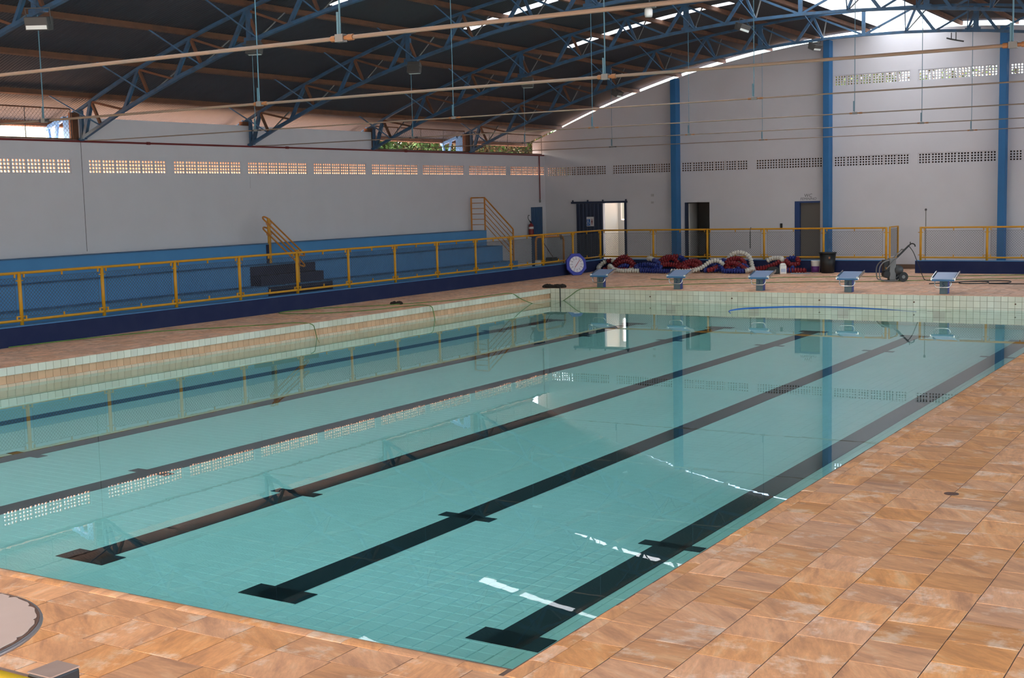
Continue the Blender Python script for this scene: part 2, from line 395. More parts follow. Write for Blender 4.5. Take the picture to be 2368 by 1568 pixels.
# ---------------------------------------------------------------- deck
floor = sroot('floor', 'orange sandstone pool deck')
s = MB()
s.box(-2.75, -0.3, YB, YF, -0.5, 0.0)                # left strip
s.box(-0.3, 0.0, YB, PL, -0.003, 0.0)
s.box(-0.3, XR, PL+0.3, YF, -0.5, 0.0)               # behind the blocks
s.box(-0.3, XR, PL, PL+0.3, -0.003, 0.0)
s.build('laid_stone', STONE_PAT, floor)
s = MB(); s.box(XL, -2.75, YB, YF, -0.5, -0.001); s.build('walkway_slab', mat('walkway_concrete', (0.30,0.25,0.21), 0.85), floor)
s = MB(); s.box(PW+0.02, XR, YB, PL, -0.5, -0.0035); s.box(0.0, PW+0.02, YB, -0.02, -0.5, -0.0035)
s.build('tile_bed', JOINT, floor)
def tile_mesh(w, h, b=0.0008):
    m = MB(); x, y = w/2, h/2; X, Y = x-b, y-b
    m.add([(-x,-y,-0.03),(x,-y,-0.03),(x,y,-0.03),(-x,y,-0.03),(-x,-y,-b*.6),(x,-y,-b*.6),(x,y,-b*.6),(-x,y,-b*.6),(-X,-Y,0),(X,-Y,0),(X,Y,0),(-X,Y,0)],
          [(0,1,5,4),(1,2,6,5),(2,3,7,6),(3,0,4,7),(4,5,9,8),(5,6,10,9),(6,7,11,10),(7,4,8,11),(8,9,10,11)])
    return m
spots = []
cols = [(14.13, 14.40)]+[(14.40+0.38*i, 14.78+0.38*i) for i in range(15)]
for ci, (x0, x1) in enumerate(cols):
    x1 = min(x1, XR-0.01); y = YB+0.05+(0.0, 0.19, 0.10, 0.27)[ci % 4]
    while y < PL-0.02:
        h = 0.37*(1+0.0)
        y2 = min(y+h, PL-0.005); spots.append((x0, x1, y, y2)); y = y2
rows = [(-0.39, -0.13)]+[(-0.39-0.38*(i+1), -0.39-0.38*i) for i in range(23)]
for ri, (y0, y1) in enumerate(rows):
    x = -0.0+(0.0, 0.02, 0.21, 0.10)[ri % 4]; x_prev = 0.0
    xs = [0.0]
    while x < 14.13-0.1:
        if x > 0.1: xs.append(x)
        x += 0.3845
    xs.append(14.125)
    for a, b in zip(xs, xs[1:]): spots.append((a, b, max(y0, YB+.02), y1))
vis = [q for q in spots if in_view(((q[0]+q[1])/2, (q[2]+q[3])/2, 0), 0.06)]
vis.sort(key=lambda q: (Vector(((q[0]+q[1])/2, (q[2]+q[3])/2, 0))-CAM).length)
vis = vis[:290]; vs_ = set(vis); cache = {}; stuff = MB()
for q in spots:
    wdt, hgt = round(q[1]-q[0]-0.007, 3), round(q[3]-q[2]-0.007, 3)
    if wdt < 0.03 or hgt < 0.03: continue
    c = ((q[0]+q[1])/2, (q[2]+q[3])/2, random.uniform(-0.0015, 0.0))
    if q in vs_:
        if (wdt, hgt) not in cache: cache[(wdt, hgt)] = tile_mesh(wdt, hgt).mesh('deck_tile', STONE)
        o = place('deck_tile', cache[(wdt, hgt)], floor, c); o.rotation_euler = (random.uniform(-.002,.002), random.uniform(-.002,.002), random.uniform(-.006,.006))
    else:
        t = tile_mesh(wdt, hgt); stuff.add([(v[0]+c[0], v[1]+c[1], v[2]+c[2]) for v in t.v], t.f)
o = stuff.build('deck_tile_rest', STONE, floor); o['kind'] = 'stuff'
# bullnose coping along the right and near edges
def coping_mesh(L):
    pr = [(0.13, -0.06), (0.13, 0.0), (0.10, 0.004), (0.06, 0.004), (0.03, -0.002), (0.010, -0.014), (0.0, -0.034), (0.004, -0.052), (0.02, -0.06)]
    m = MB(); m.prism(pr, 'y', 0.002, L-0.002); return m.mesh('coping_stone', STONE)
cm = coping_mesh(0.262)
for i in range(96):
    o = place('coping_stone', cm, floor, (PW, -0.13+0.262*i, random.uniform(-.002,.002)))
for i in range(54):
    o = place('coping_stone', cm, floor, (PW-0.0-0.262*i, 0.0, random.uniform(-.002,.002))); o.rotation_euler = (0,0,PI/2)
    o.location.x = PW-0.262*i; o.rotation_euler = (0, 0, -PI/2); o.location.x = PW-0.262*(i+1)
s = MB(); s.lathe([(0.06,0.0),(0.058,0.003),(0.03,0.003),(0.025,-0.004)], (15.15, 5.0, 0), 14); s.build('drain_grate', RUST, floor)

# ---------------------------------------------------------------- pool
pf = sroot('pool_floor', 'turquoise tiled pool floor')
T = 0.155
s = MB(); s.add([(0,0,zfloor(0)-.006),(PW,0,zfloor(PW)-.006),(PW,PL,zfloor(PW)-.006),(0,PL,zfloor(0)-.006)], [(0,1,2,3)]); s.build('grout_bed', POOLG, pf)
lane_x = [1.321+2.2638*k for k in range(6)]
lines = []
for lx in lane_x:
    lines.append([(lx-T, lx+T, 2.05, PL-2.05), (lx-2*T, lx+2*T, 2.05, 2.05+0.28), (lx-2*T, lx+2*T, PL-2.33, PL-2.05),
                  (lx-2*T, lx+2*T, 4.97, 5.125), (lx-2*T, lx+2*T, PL-5.125, PL-4.97)])
tiles = []; stuff = MB()
for i in range(int(PW/T)+1):
    for j in range(int(PL/T)+1):
        x0, y0 = i*T, j*T; x1, y1 = min(x0+T, PW), min(y0+T, PL)
        if x1-x0 < .03 or y1-y0 < .03: continue
        tiles.append((x0, x1, y0, y1))
def tcen(q): return ((q[0]+q[1])/2, (q[2]+q[3])/2, zfloor((q[0]+q[1])/2))
def hidden(q):   # behind the near coping
    c = Vector(tcen(q)); d = (c-CAM); t = (0.0-CAM.z)/d.z; h = CAM+d*t
    return h.x > PW-0.02 or h.y < 0.02
full = [q for q in tiles if q[1]-q[0] > T-.001 and q[3]-q[2] > T-.001 and in_view(tcen(q), 0) and not hidden(q)]
full = [q for q in full if not any(r[0]-.05 < tcen(q)[0] < r[1]+.05 and r[2]-.05 < tcen(q)[1] < r[3]+.05 for l in lines for r in l)]
full.sort(key=lambda q: (Vector(tcen(q))-CAM).length); near = set(full[:290])
tm = tile_mesh(T-0.006, T-0.006, 0.004).mesh('floor_tile', POOLT)
for q in tiles:
    c = tcen(q)
    if q in near:
        o = place('floor_tile', tm, pf, (c[0], c[1], c[2]+.001)); o.rotation_euler = (0, math.atan(0.011), 0)
    else:
        a, b = q[0]+.003, q[1]-.003; u, v = q[2]+.003, q[3]-.003; za, zb_ = zfloor(a), zfloor(b)
        stuff.add([(a,u,za),(b,u,zb_),(b,v,zb_),(a,v,za),(a-.003,u-.003,za-.006),(b+.003,u-.003,zb_-.006),(b+.003,v+.003,zb_-.006),(a-.003,v+.003,za-.006)],
                  [(0,1,2,3),(4,5,1,0),(5,6,2,1),(6,7,3,2),(7,4,0,3)])
o = stuff.build('floor_tile_rest', POOLT, pf); o['kind'] = 'stuff'
for l in lines:
    m = MB()
    for r in l:
        za, z1 = zfloor(r[0])+.004, zfloor(r[1])+.004
        m.add([(r[0],r[2],za),(r[1],r[2],z1),(r[1],r[3],z1),(r[0],r[3],za),(r[0],r[2],za-.01),(r[1],r[2],z1-.01),(r[1],r[3],z1-.01),(r[0],r[3],za-.01)],
              [(0,1,2,3),(4,5,1,0),(5,6,2,1),(6,7,3,2),(7,4,0,3)])
    m.build('lane_line', LINE, pf)
# walls of the basin
pwf = sroot('pool_wall_far', 'white tiled far wall of the pool')
s = MB(); s.box(-0.3, PW+0.3, PL+0.004, PL+0.3, -0.9, -0.004); s.build('wall_core', GROUT, pwf)
wt = MB(); e = 0.0735
def plate(w, h):
    m = MB(); m.prism([(-w/2,-h/2),(w/2,-h/2),(w/2,h/2),(-w/2,h/2)], 'y', 0, -0.008); return m.mesh('wall_tile', TILEW)
zr = [(-0.12, 0.0), (-0.27, -0.12), (-0.42, -0.27), (-0.57, -0.42), (-0.72, -0.57), (-0.87, -0.72)]
pms = [plate(0.1435, z1-z0-0.007) for z0, z1 in zr]
rest = MB()
for ri, (z0, z1) in enumerate(zr):
    for i in range(93):
        x = 0.075+0.1505*i
        if ri < 3: place('wall_tile', pms[ri], pwf, (x, PL+0.004, (z0+z1)/2))
        else: rest.box(x-e, x+e, PL-.004, PL+.004, z0+.002, z1-.002)
o = rest.build('wall_tile_rest', TILEW, pwf); o['kind'] = 'stuff'
GMARK = mat('grey_mark_tile', (.26,.18,.17), .5)
for lx in lane_x:
    m = MB(); m.box(lx-.13,lx+.13,PL-.012,PL-.002,-.60,-.395); m.box(lx-.27,lx+.27,PL-.012,PL-.002,-.392,-.372); m.build('lane_end_mark', GMARK, pwf)
s = MB()
for x in (3.0, 5.27, 7.53, 9.8, 12.05):
    s.lathe([(0.018, 0.0), (0.018, 0.02)], (x, PL-.022, -0.17), 8, 'y')
s.build('rope_anchor', RUST, pwf)
pwl = sroot('pool_wall_left', 'left pool wall with white tile band above a stained overflow recess')
s = MB(); s.box(-0.3, -0.16, 0, PL, -0.9, -0.30); s.box(-0.3, -0.028, 0, PL, -0.30, -0.002); s.box(-0.3, -0.004, 0, PL, -0.135, -0.002); s.box(-0.3, -0.004, 0, PL, -0.9, -0.272)
s.build('wall_core', GROUT, pwl)
bm_ = MB().prism([(-.0718,-.065),(.0718,-.065),(.0718,.065),(-.0718,.065)], 'x', -0.004, 0.004).mesh('band_tile', TILEW)
rm_ = MB().prism([(-.0718,-.067),(.0718,-.067),(.0718,.067),(-.0718,.067)], 'x', -0.004, 0.004).mesh('recess_tile', TILEB)
lm_ = MB().prism([(-.0718,-.0235),(.0718,-.0235),(.0718,.0235),(-.0718,.0235)], 'x', -0.004, 0.004).mesh('lip_tile', LIPS)
rest = MB(); rest2 = MB()
for i in range(166):
    y = 0.075+0.1505*i
    if y > 6.6:
        place('band_tile', bm_, pwl, (0, y, -0.068)); place('recess_tile', rm_, pwl, (-0.025, y, -0.205)); place('lip_tile', lm_, pwl, (0, y, -0.297))
    else:
        rest.box(-.004, .004, y-.0735, y+.0735, -.133, -.003); rest2.box(-.029, -.021, y-.0735, y+.0735, -.272, -.138)
    rest.box(-.004, .004, y-.0735, y+.0735, -.47, -.323); rest.box(-.004, .004, y-.0735, y+.0735, -.62, -.473)
o = rest.build('band_tile_rest', TILEW, pwl); o['kind'] = 'stuff'
o = rest2.build('recess_tile_rest', TILEB, pwl); o['kind'] = 'stuff'
s = MB(); s.box(-.028, -.004, 0, PL, -.276, -.270); s.build('gutter_sill', LIPS, pwl)
s = MB(); s.box(PW, PW+.2, -.2, PL, -.9, -.05); structure(s.build('pool_wall_right', TILEW))
s = MB(); s.box(0, PW+.2, -.2, 0, -.9, -.05); structure(s.build('pool_wall_near', TILEW))
s = MB(); s.add([(0,0,ZW),(PW,0,ZW),(PW,PL,ZW),(0,PL,ZW)], [(0,1,2,3)])
structure(s.build('water', WATER), 'calm clear pool water')

# ---------------------------------------------------------------- walls
def strip_wall(mb, axis, t0, t1, xs, openings, z0, topf):
    """vertical wall cut in strips; openings = (a, b, z0, z1)"""
    for a, b in zip(xs, xs[1:]):
        mid = (a+b)/2
        ops = sorted((o[2], o[3]) for o in openings if o[0] < mid < o[1])
        z = z0
        for lo, hi in ops+[(None, None)]:
            if lo is not None:
                if lo > z+1e-4: ta = tb = lo
                else: z = hi; continue
            else: ta, tb = topf(a), topf(b)
            poly = [(a, z), (b, z), (b, tb), (a, ta)]
            if axis == 'y': mb.prism(poly, 'y', t0, t1)
            else: mb.prism(poly, 'x', t0, t1)
            z = hi
def vent_mesh(axis):
    """perforated clay block, 4 x 4 square holes; painted face looks into the hall"""
    m = MB(); W, H, D = 0.388, 0.335, 0.05
    xs = [0.0]; 
    for k in range(4): xs += [0.034+k*0.0895, 0.034+k*0.0895+0.050]
    xs.append(W)
    zs_ = [0.0]
    for k in range(4): zs_ += [0.027+k*0.0775, 0.027+k*0.0775+0.046]
    zs_.append(H)
    front = []
    def P(u, v, d): return (u-W/2, d, v) if axis == 'y' else (-d, u-W/2, v)
    for i in range(9):
        for j in range(9):
            hole = i % 2 == 1 and j % 2 == 1
            a, b, c, d = xs[i], xs[i+1], zs_[j], zs_[j+1]
            if not hole:
                m.mi = 0; m.add([P(a,c,0),P(b,c,0),P(b,d,0),P(a,d,0)], [(0,1,2,3)])
                m.mi = 1; m.add([P(a,c,D),P(b,c,D),P(b,d,D),P(a,d,D)], [(3,2,1,0)])
            else:
                m.mi = 1; m.add([P(a,c,0),P(b,c,0),P(b,d,0),P(a,d,0),P(a,c,D),P(b,c,D),P(b,d,D),P(a,d,D)], [(0,4,5,1),(1,5,6,2),(2,6,7,3),(3,7,4,0)])
    return m.mesh('vent_block', [WHITE, CLAY])
# left wall
wl = sroot('wall_left', 'long white block wall above the bleachers with a row of vent blocks')
LV = [(8.98,11.33),(11.60,13.95),(14.43,16.78),(17.01,19.35),(19.59,21.95),(22.21,24.57),(24.84,27.17),(27.42,29.73),(30.04,32.36),(32.64,34.97)]
ops = [(a, b, 3.255, 3.59) for a, b in LV]+[(33.95, 34.78, -0.02, 2.14)]
xs = sorted({YB, YF+.15, 14.22, 24.86}|{v for o in ops for v in o[:2]})
s = MB(); strip_wall(s, 'x', XL-0.15, XL, xs, ops, 0.0, lambda y: 4.52 if False else 4.0)
s.box(XL-0.12, XL-0.0, 14.22, 24.86, 4.0, 4.50)
s.build('block_wall', WHITE, wl)
vmx = vent_mesh('x')
for a, b in LV:
    for k in range(6): place('vent_block', vmx, wl, (XL-0.02, a+(b-a)*(k+.5)/6, 3.255))
s = MB()
for y, z0, h_ in ((14.24, 1.52, .006), (19.65, 2.9, .002)): s.box(XL-.001, XL+.002, y-h_, y+h_, z0, 3.97 if y < 15 else (3.2 if y < 20 else 2.8))
s.build('wall_joint', CRACK, wl)
s = MB(); s.path([(XL+.04, 9.0, 3.97), (XL+.04, 35-.12, 3.97)], 0.022, 8)
for y in (20.9+.2, 26.5, 16.2): s.lathe([(0.034,-.05),(0.034,.05)], (XL+.04, y, 3.97), 8, 'y')
s.path([(XL+.04, 34.55, 3.97), (XL+.04, 34.55, 2.42)], 0.020, 8); s.build('wall_pipe', REDP, wl)
s = MB(); s.lathe([(0.03,2.30),(0.035,2.36),(0.02,2.42)], (XL+.04, 34.55, 0), 8); s.build('pipe_end', GREYM, wl)
# far wall
wf = sroot('wall_far', 'tall white gable wall with vent block rows and blue columns')
FV = [(-5.77,-3.37),(-3.12,-0.93),(-0.53,1.86),(2.13,4.36),(4.72,7.10),(7.36,9.66),(10.0,12.36),(12.6,14.96)]
UV = [(4.73,7.11),(7.34,9.66),(10.0,12.3)]
ops = [(a, b, 3.215, 3.55) for a, b in FV]+[(a, b, 5.735, 6.07) for a, b in UV]
ops += [(-3.53,-2.65,-.02,2.23),(-0.40,0.49,-.02,2.19),(3.45,4.29,-.02,2.155)]
xs = sorted({-6.35, XR+.5}|{v for o in ops for v in o[:2]}|{-6.35+.8*i for i in range(1,34)})
s = MB(); strip_wall(s, 'y', YF, YF+.15, xs, ops, 0.0, lambda x: zs(x)-0.19); s.build('block_wall', WHITE, wf)
vmy = vent_mesh('y')
for a, b in FV:
    for k in range(6): place('vent_block', vmy, wf, (a+(b-a)*(k+.5)/6, YF+.02, 3.215))
for a, b in UV:
    for k in range(6): place('vent_block', vmy, wf, (a+(b-a)*(k+.5)/6, YF+.02, 5.735))
for x0, x1 in ((-0.75,-0.55),(4.49,4.69),(9.77,9.97),(15.0,15.2)):
    m = MB(); m.prism([(x0,0),(x1,0),(x1,zs(x1)-.25),(x0,zs(x0)-.25)], 'y', YF-.36, YF); m.build('column', BLUEC, wf, bevel=.01)
s = MB(); s.box(-2.6, XR, YF-.02, YF, 0, .14); s.build('skirting', mat('brown_skirting', (0.16,0.10,0.07), .8), wf)
text('painted_lettering', 'WC', 0.15, LETTER, wf, (3.89, YF-.001, 2.33), (PI/2,0,0), .001, font_shear=.15)
text('painted_lettering', 'FEMININO', 0.115, LETTER, wf, (3.90, YF-.001, 2.225), (PI/2,0,0), .001, font_shear=.15)
# right and back walls (out of the picture); back opening sized to light the near deck
s = MB(); s.box(XR, XR+.15, YB, YF, 0, .15)
for y in TRUSS_Y+[-1.45, -6.7]: s.box(XR-.05, XR+.2, y-.15, y+.15, 0, 4.0)
s.box(XR, XR+.15, YB, YF, 3.95, 4.15); structure(s.build('wall_right', WHITE))
s = MB(); s.box(-6.35, XR+.5, YB-.15, YB, 0, .1)
for i in range(28):
    if i % 9 == 0: s.box(-6.35+i-.15, -6.35+i+.15, YB-.15, YB, .1, 5.4 if 4 < i < 23 else zs(-6.35+i)-.1)
strip_wall(s, 'y', YB-.15, YB, [-6.35+1.0*i for i in range(28)], [], 5.4, lambda x: max(5.4, zs(x)-.1)); structure(s.build('wall_back', WHITE))
# rooms behind the far wall
s = MB()
s.box(-4.8,-4.7,YF+.15,38.6,0,3.0); s.box(-1.6,-1.5,YF+.15,38.6,0,3.0)
s.box(-4.8,-4.58,38.5,38.6,0,3.0); s.box(-3.35,-1.5,38.5,38.6,0,3.0); s.box(-4.58,-3.35,38.5,38.6,0,1.55); s.box(-4.58,-3.35,38.5,38.6,2.45,3.0)
s.box(-4.8,-1.5,YF+.15,38.6,-.1,0.0); s.box(-4.8,-1.5,YF+.15,35.8,3.0,3.1)
structure(s.build('lit_room', CREAM), 'bright cream room behind the sliding door')
s = MB()
s.box(-1.4,20,YF+.15,38.5,2.9,2.95); s.box(-1.5,-1.4,YF+.15,38.6,0,4.4); s.box(0.9,1.0,YF+.15,38.6,0,4.4); s.box(-1.5,20,38.5,38.6,0,4.4); s.box(20,20.1,YF+.15,38.6,0,4.4)
s.box(-1.5,20,YF+.15,38.6,-.1,0); s.box(-1.5,20.1,YF+.15,38.8,4.4,4.5); s.box(-4.8,-1.4,YF+.6,YF+.7,3.0,4.5); s.box(-4.8,-1.4,YF+.15,YF+.7,4.4,4.5); s.box(-4.8,-1.4,YF+.15,YF+.7,2.9,3.0); s.box(-4.9,-4.8,YF+.15,YF+.7,2.9,4.5)  # left-hand boxes: added backing that keeps the bright room's light from the vents
structure(s.build('dim_rooms', DARKR), 'dim changing rooms behind the far wall, with an added vent backing')
s = MB(); s.box(-4.79,20,YF+.40,YF+.42,3.0,4.39); s.box(-1.39,20,YF+.15,YF+.40,2.96,2.99); structure(s.build('vent_shade_sheet', mat('vent_shade_black', (.02,.02,.02), .9)), 'added black sheet standing for the shade behind the lower vent blocks')  # near-black sheet and shelf paint the darkness seen through the vent holes

# ---------------------------------------------------------------- doors
def corrugated(mb, x0, x1, z0, z1, y, n, d):
    pts = []
    for i in range(n):
        a = x0+(x1-x0)*i/n; b = (x1-x0)/n
        pts += [(a, y), (a+b*.35, y), (a+b*.5, y-d), (a+b*.85, y-d)]
    pts.append((x1, y))
    back = [(x1, y+.03), (x0, y+.03)]
    mb.prism(pts+back, 'z', z0, z1)
d1 = sroot('door_1', 'navy corrugated sliding door on an overhead rail')
m = MB(); corrugated(m, -4.55, -3.50, 0.02, 2.22, YF-.07, 7, .03); m.build('leaf', DOORN, d1)
m = MB(); m.box(-4.75,-2.55,YF-.10,YF-.03,2.225,2.295); 
for x in (-4.7,-4.1,-3.5,-2.6): m.box(x-.015,x+.015,YF-.09,YF-.02,2.29,2.35)
m.build('rail', DOORN, d1)
m = MB(); m.box(-2.67,-2.60,YF-.06,YF+.02,0,2.24); m.build('jamb', DOORN, d1)
m = MB(); m.path([(-3.62,YF-.11,0.95),(-3.62,YF-.14,0.98),(-3.62,YF-.14,1.22),(-3.62,YF-.11,1.25)], .01, 6); m.build('handle', STEEL, d1)
sg = thing('door_sign', 'small white sign with blue wheelchair square on the navy sliding door', 'sign', (-3.985, YF-.108, 1.59))
m = MB(); m.box(-.145,.145,0,.006,-.165,.165); m.build('plate', SIGNW, sg)
m = MB(); m.box(-.135,.0,-.003,0,-.145,.085); m.build('blue_square', SIGNB, sg)
m = MB(); m.lathe([(.014,0),(.014,.004)], (-.085,-.007,.055), 8, 'y'); m.bar((-.085,-.005,.04),(-.08,-.005,-.02),.016,.004,(0,1,0)); m.bar((-.08,-.005,-.02),(-.045,-.005,-.025),.014,.004,(0,1,0)); m.bar((-.045,-.005,-.025),(-.03,-.005,-.075),.014,.004,(0,1,0))
m.path([(-.083+.045*math.cos(a),-.005,-.05+.045*math.sin(a)) for a in [PI*(.6+1.25*i/10) for i in range(11)]], .006, 4); m.build('wheelchair_symbol', SIGNW, sg)
m = MB(); m.lathe([(.018,0),(.018,.004)], (.07,-.005,.075), 8, 'y'); m.prism([(.04,-.03),(.055,.05),(.085,.05),(.10,-.03),(.085,-.03),(.082,-.11),(.058,-.11),(.055,-.03)], 'y', -.003, 0); m.build('person_symbol', SIGNR, sg)
d2 = sroot('door_2', 'open dark doorway with a navy jamb')
m = MB(); m.box(-.40,-.33,YF-.02,YF+.12,0,2.19); m.build('jamb', DOORN, d2)
m = MB(); m.bar((-.31,YF+.14,1.08),(-.38,YF+.92,1.08),.04,2.14); m.build('leaf', mat('pale_door_leaf', (.52,.51,.50), .6), d2)
d3 = sroot('door_3', 'grey door under the painted letters')
m = MB(); m.box(3.62,4.28,YF+.09,YF+.13,.0,2.10); m.build('leaf', DOORG, d3)
m = MB(); m.box(3.45,3.62,YF-.015,YF+.13,0,2.155); m.box(3.45,4.29,YF-.012,YF+.13,2.10,2.155); m.build('frame', mat('blue_frame_paint', (.014,.045,.16), .5), d3)
d4 = sroot('door_4', 'blue corrugated door in the left wall corner')
m = MB(); n_ = 7; pts = []
for i in range(n_):
    a = 33.95+.83*i/n_; b = .83/n_; pts += [(a, XL-.04), (a+b*.35, XL-.04), (a+b*.5, XL-.01), (a+b*.85, XL-.01)]
pts.append((34.78, XL-.04)); pts += [(34.78, XL-.08), (33.95, XL-.08)]
m.prism([(b, a) for a, b in pts], 'z', 0.0, 2.14); m.build('leaf', DOORB, d4)

# ---------------------------------------------------------------- roof
ceiling = sroot('ceiling', 'dark corrugated arched roof')
SHW = 1.03; Y0 = 26.8-SHW/2-SHW*35
def sheet(x0, x1, mats, name, p0=0, p1=13):
    m = MB(); ny = (p1-p0)*4; nx = max(2, int((x1-x0)/0.8))
    vs = []
    for i in range(nx+1):
        x = x0+(x1-x0)*i/nx
        for j in range(ny+1): vs.append((x, SHW*(p0+j/4)/13, zs(x)+0.026+0.024*math.sin(2*PI*j/4+.8)))
    fs = [(i*(ny+1)+j, (i+1)*(ny+1)+j, (i+1)*(ny+1)+j+1, i*(ny+1)+j+1) for i in range(nx) for j in range(ny)]
    m.add(vs, fs); me = m.mesh(name, mats); me.polygons.foreach_set('use_smooth', [True]*len(me.polygons)); return me
RX0, RX1 = 6.05, 8.15
sh_l = sheet(-7.03, RX0, ROOF, 'roof_sheet'); sh_r = sheet(RX1, 2*XC+7.03, ROOF, 'roof_sheet')
sh_l1 = sheet(-7.03, -0.3, ROOF, 'roof_sheet'); sh_l2 = sheet(4.6, RX0, ROOF, 'roof_sheet'); sh_s = sheet(-0.3, 4.6, SHEETL, 'skylight_sheet', 4, 9); sh_f = [sheet(-0.3, 4.6, ROOF, 'roof_sheet', 0, 4), sheet(-0.3, 4.6, ROOF, 'roof_sheet', 9, 13)]
sh_ridge = sheet(RX0, RX1, SHEETL, 'skylight_sheet')
for k in range(45):
    y = Y0+SHW*k
    if y < YB-1.2 or y > 35.0: continue
    if k % 5 == 0 and k < 40:
        for f_ in sh_f: place('roof_sheet', f_, ceiling, (0,y,0))
        place('roof_sheet', sh_l1, ceiling, (0,y,0)); place('roof_sheet', sh_l2, ceiling, (0,y,0)); place('skylight_sheet', sh_s, ceiling, (0,y,0))
    else: place('roof_sheet', sh_l, ceiling, (0,y,0))
    place('roof_sheet', sh_r, ceiling, (0,y,0))
    place('skylight_sheet', sh_ridge, ceiling, (0,y,0))
TN = [-5.40,-3.87,-2.30,-0.72,0.88,2.50,4.10,5.70]
TNA = [-6.9]+TN+[2*XC-x for x in reversed(TN)]+[2*XC+6.9]
for x in TNA:
    sl = math.atan2(zs(x+.1)-zs(x-.1), .2)
    m = MB(); m.bar((x, YB-1.0, zs(x)-.06), (x, 35.5, zs(x)-.06), .07, .11, (-math.sin(sl),0,math.cos(sl))); m.build('purlin', RUST, ceiling)

# ---------------------------------------------------------------- trusses
ORD = ['first', 'second', 'third', 'fourth', 'fifth', 'sixth']
tr = thing('roof_truss', '', 'truss', (0, TRUSS_Y[0], 0), group='arched roof trusses')
def chord(f, x0, x1, n, w, h):
    m = MB(); pts = [(x0+(x1-x0)*i/n, 0, f(x0+(x1-x0)*i/n)) for i in range(n+1)]
    for a, b in zip(pts, pts[1:]): m.bar(a, b, w, h)
    return m
chord(zt, -6.15, 2*XC+6.15, 24, .075, .06).build('top_chord', BLUES, tr)
chord(zb, XL+.02, 2*XC-XL-.02, 24, .09, .07).build('bottom_chord', BLUES, tr)
def mir(x): return 2*XC-x
for side in (0, 1):
    F = (lambda x: x) if side == 0 else mir
    for i, x in enumerate(TN):
        nx = TN[i+1] if i < len(TN)-1 else XC
        t = (F(x), 0, zt(x)-.02); bx = x+.27
        m = MB(); m.bar(t, (F(bx), 0, zb(bx)), .055, .055, (0,1,0)); m.build('web_bar', RUST if i < 5 else BLUES, tr)
        if i < len(TN)-1:
            b2 = nx-.50
            m = MB(); m.bar(t, (F(b2), 0, zb(b2)), .045, .045, (0,1,0)); m.build('web_bar', RUST if i < 4 else BLUES, tr)
            m = MB(); m.bar((F(b2), 0, zb(b2)), (F(nx), 0, zt(nx)-.02), .07, .07, (0,1,0)); m.build('web_bar', BLUES, tr)
        for sy in (-1, 1):
            m = MB(); m.bar((F(bx), 0, zb(bx)-.01), (F(x), sy*1.15, zt(x)+.06), .026, .026); m.build('knee_brace', BLUES if sy < 0 else GREYM, tr)
        if i in (3, 6):
            m = MB(); m.box(min(F(x-.06),F(x+.32)), max(F(x-.06),F(x+.32)), -.05, .05, zb(x)+.02, zb(x)+.09); m.bar((F(x+.05),0,zt(x)),(F(x+.05),0,zb(x)),.13,.06,(0,1,0)); m.build('splice', BLUES, tr)
    m = MB(); m.bar((F(XL+.1),0,4.0),(F(XL+.1),0,zt(XL)),.07,.07,(0,1,0)); m.build('web_bar', BLUES, tr)
    m = MB(); m.bar((F(XL+.16),0,4.02),(F(-5.40),0,zt(-5.40)),.08,.08,(0,1,0)); m.build('web_bar', BLUES, tr)
    m = MB(); a = F(XL-.02); b = F(XL-.14); m.box(min(a,b), max(a,b), -.16, .16, 3.96, zt(XL-.1)); m.build('end_plate', RUST, tr)
    m = MB(); poly = [(F(-6.0),4.0),(F(-6.0),4.66),(F(-6.36),4.46),(F(-6.36),4.0)]
    m.prism(poly, 'y', -.012, .012); m.build('eave_plate', LOOK_BLUE, tr)
    m = MB(); m.bar((F(-6.3),0,4.50),(F(-6.95),0,4.30),.09,.09,(0,1,0)); m.bar((F(-6.55),0,4.42),(F(-6.66),0,3.9),.06,.06,(0,1,0)); m.bar((F(-6.88),0,4.32),(F(-6.82),0,3.9),.06,.06,(0,1,0)); m.build('eave_bracket', LOOK_BLUE, tr)
m = MB(); m.bar((XC,0,zt(XC)),(XC,0,zb(XC)),.09,.07,(0,1,0)); m.build('web_bar', BLUES, tr)
for s_ in (-1, 1):
    m = MB(); m.bar((XC,0,zb(XC)),(XC+s_*1.4,0,zt(XC+1.4)),.05,.05,(0,1,0)); m.build('web_bar', BLUES, tr)
trusses = [tr]
for y in TRUSS_Y[1:]:
    c = copytree(tr); c.location = (0, y, 0); trusses.append(c)
tags = ['blue steel arched roof truss nearest the far gable wall', 'blue steel arched roof truss, second from the far gable wall', 'blue steel arched roof truss, third from the far gable wall, between the white bays',
        'blue steel arched roof truss landing beside the left open screened bay', 'blue steel roof truss cut off by the upper left picture corner', 'blue steel roof truss above the picture, holding the nearest tie rod']
for o, l in zip(trusses, tags): o['label'] = l
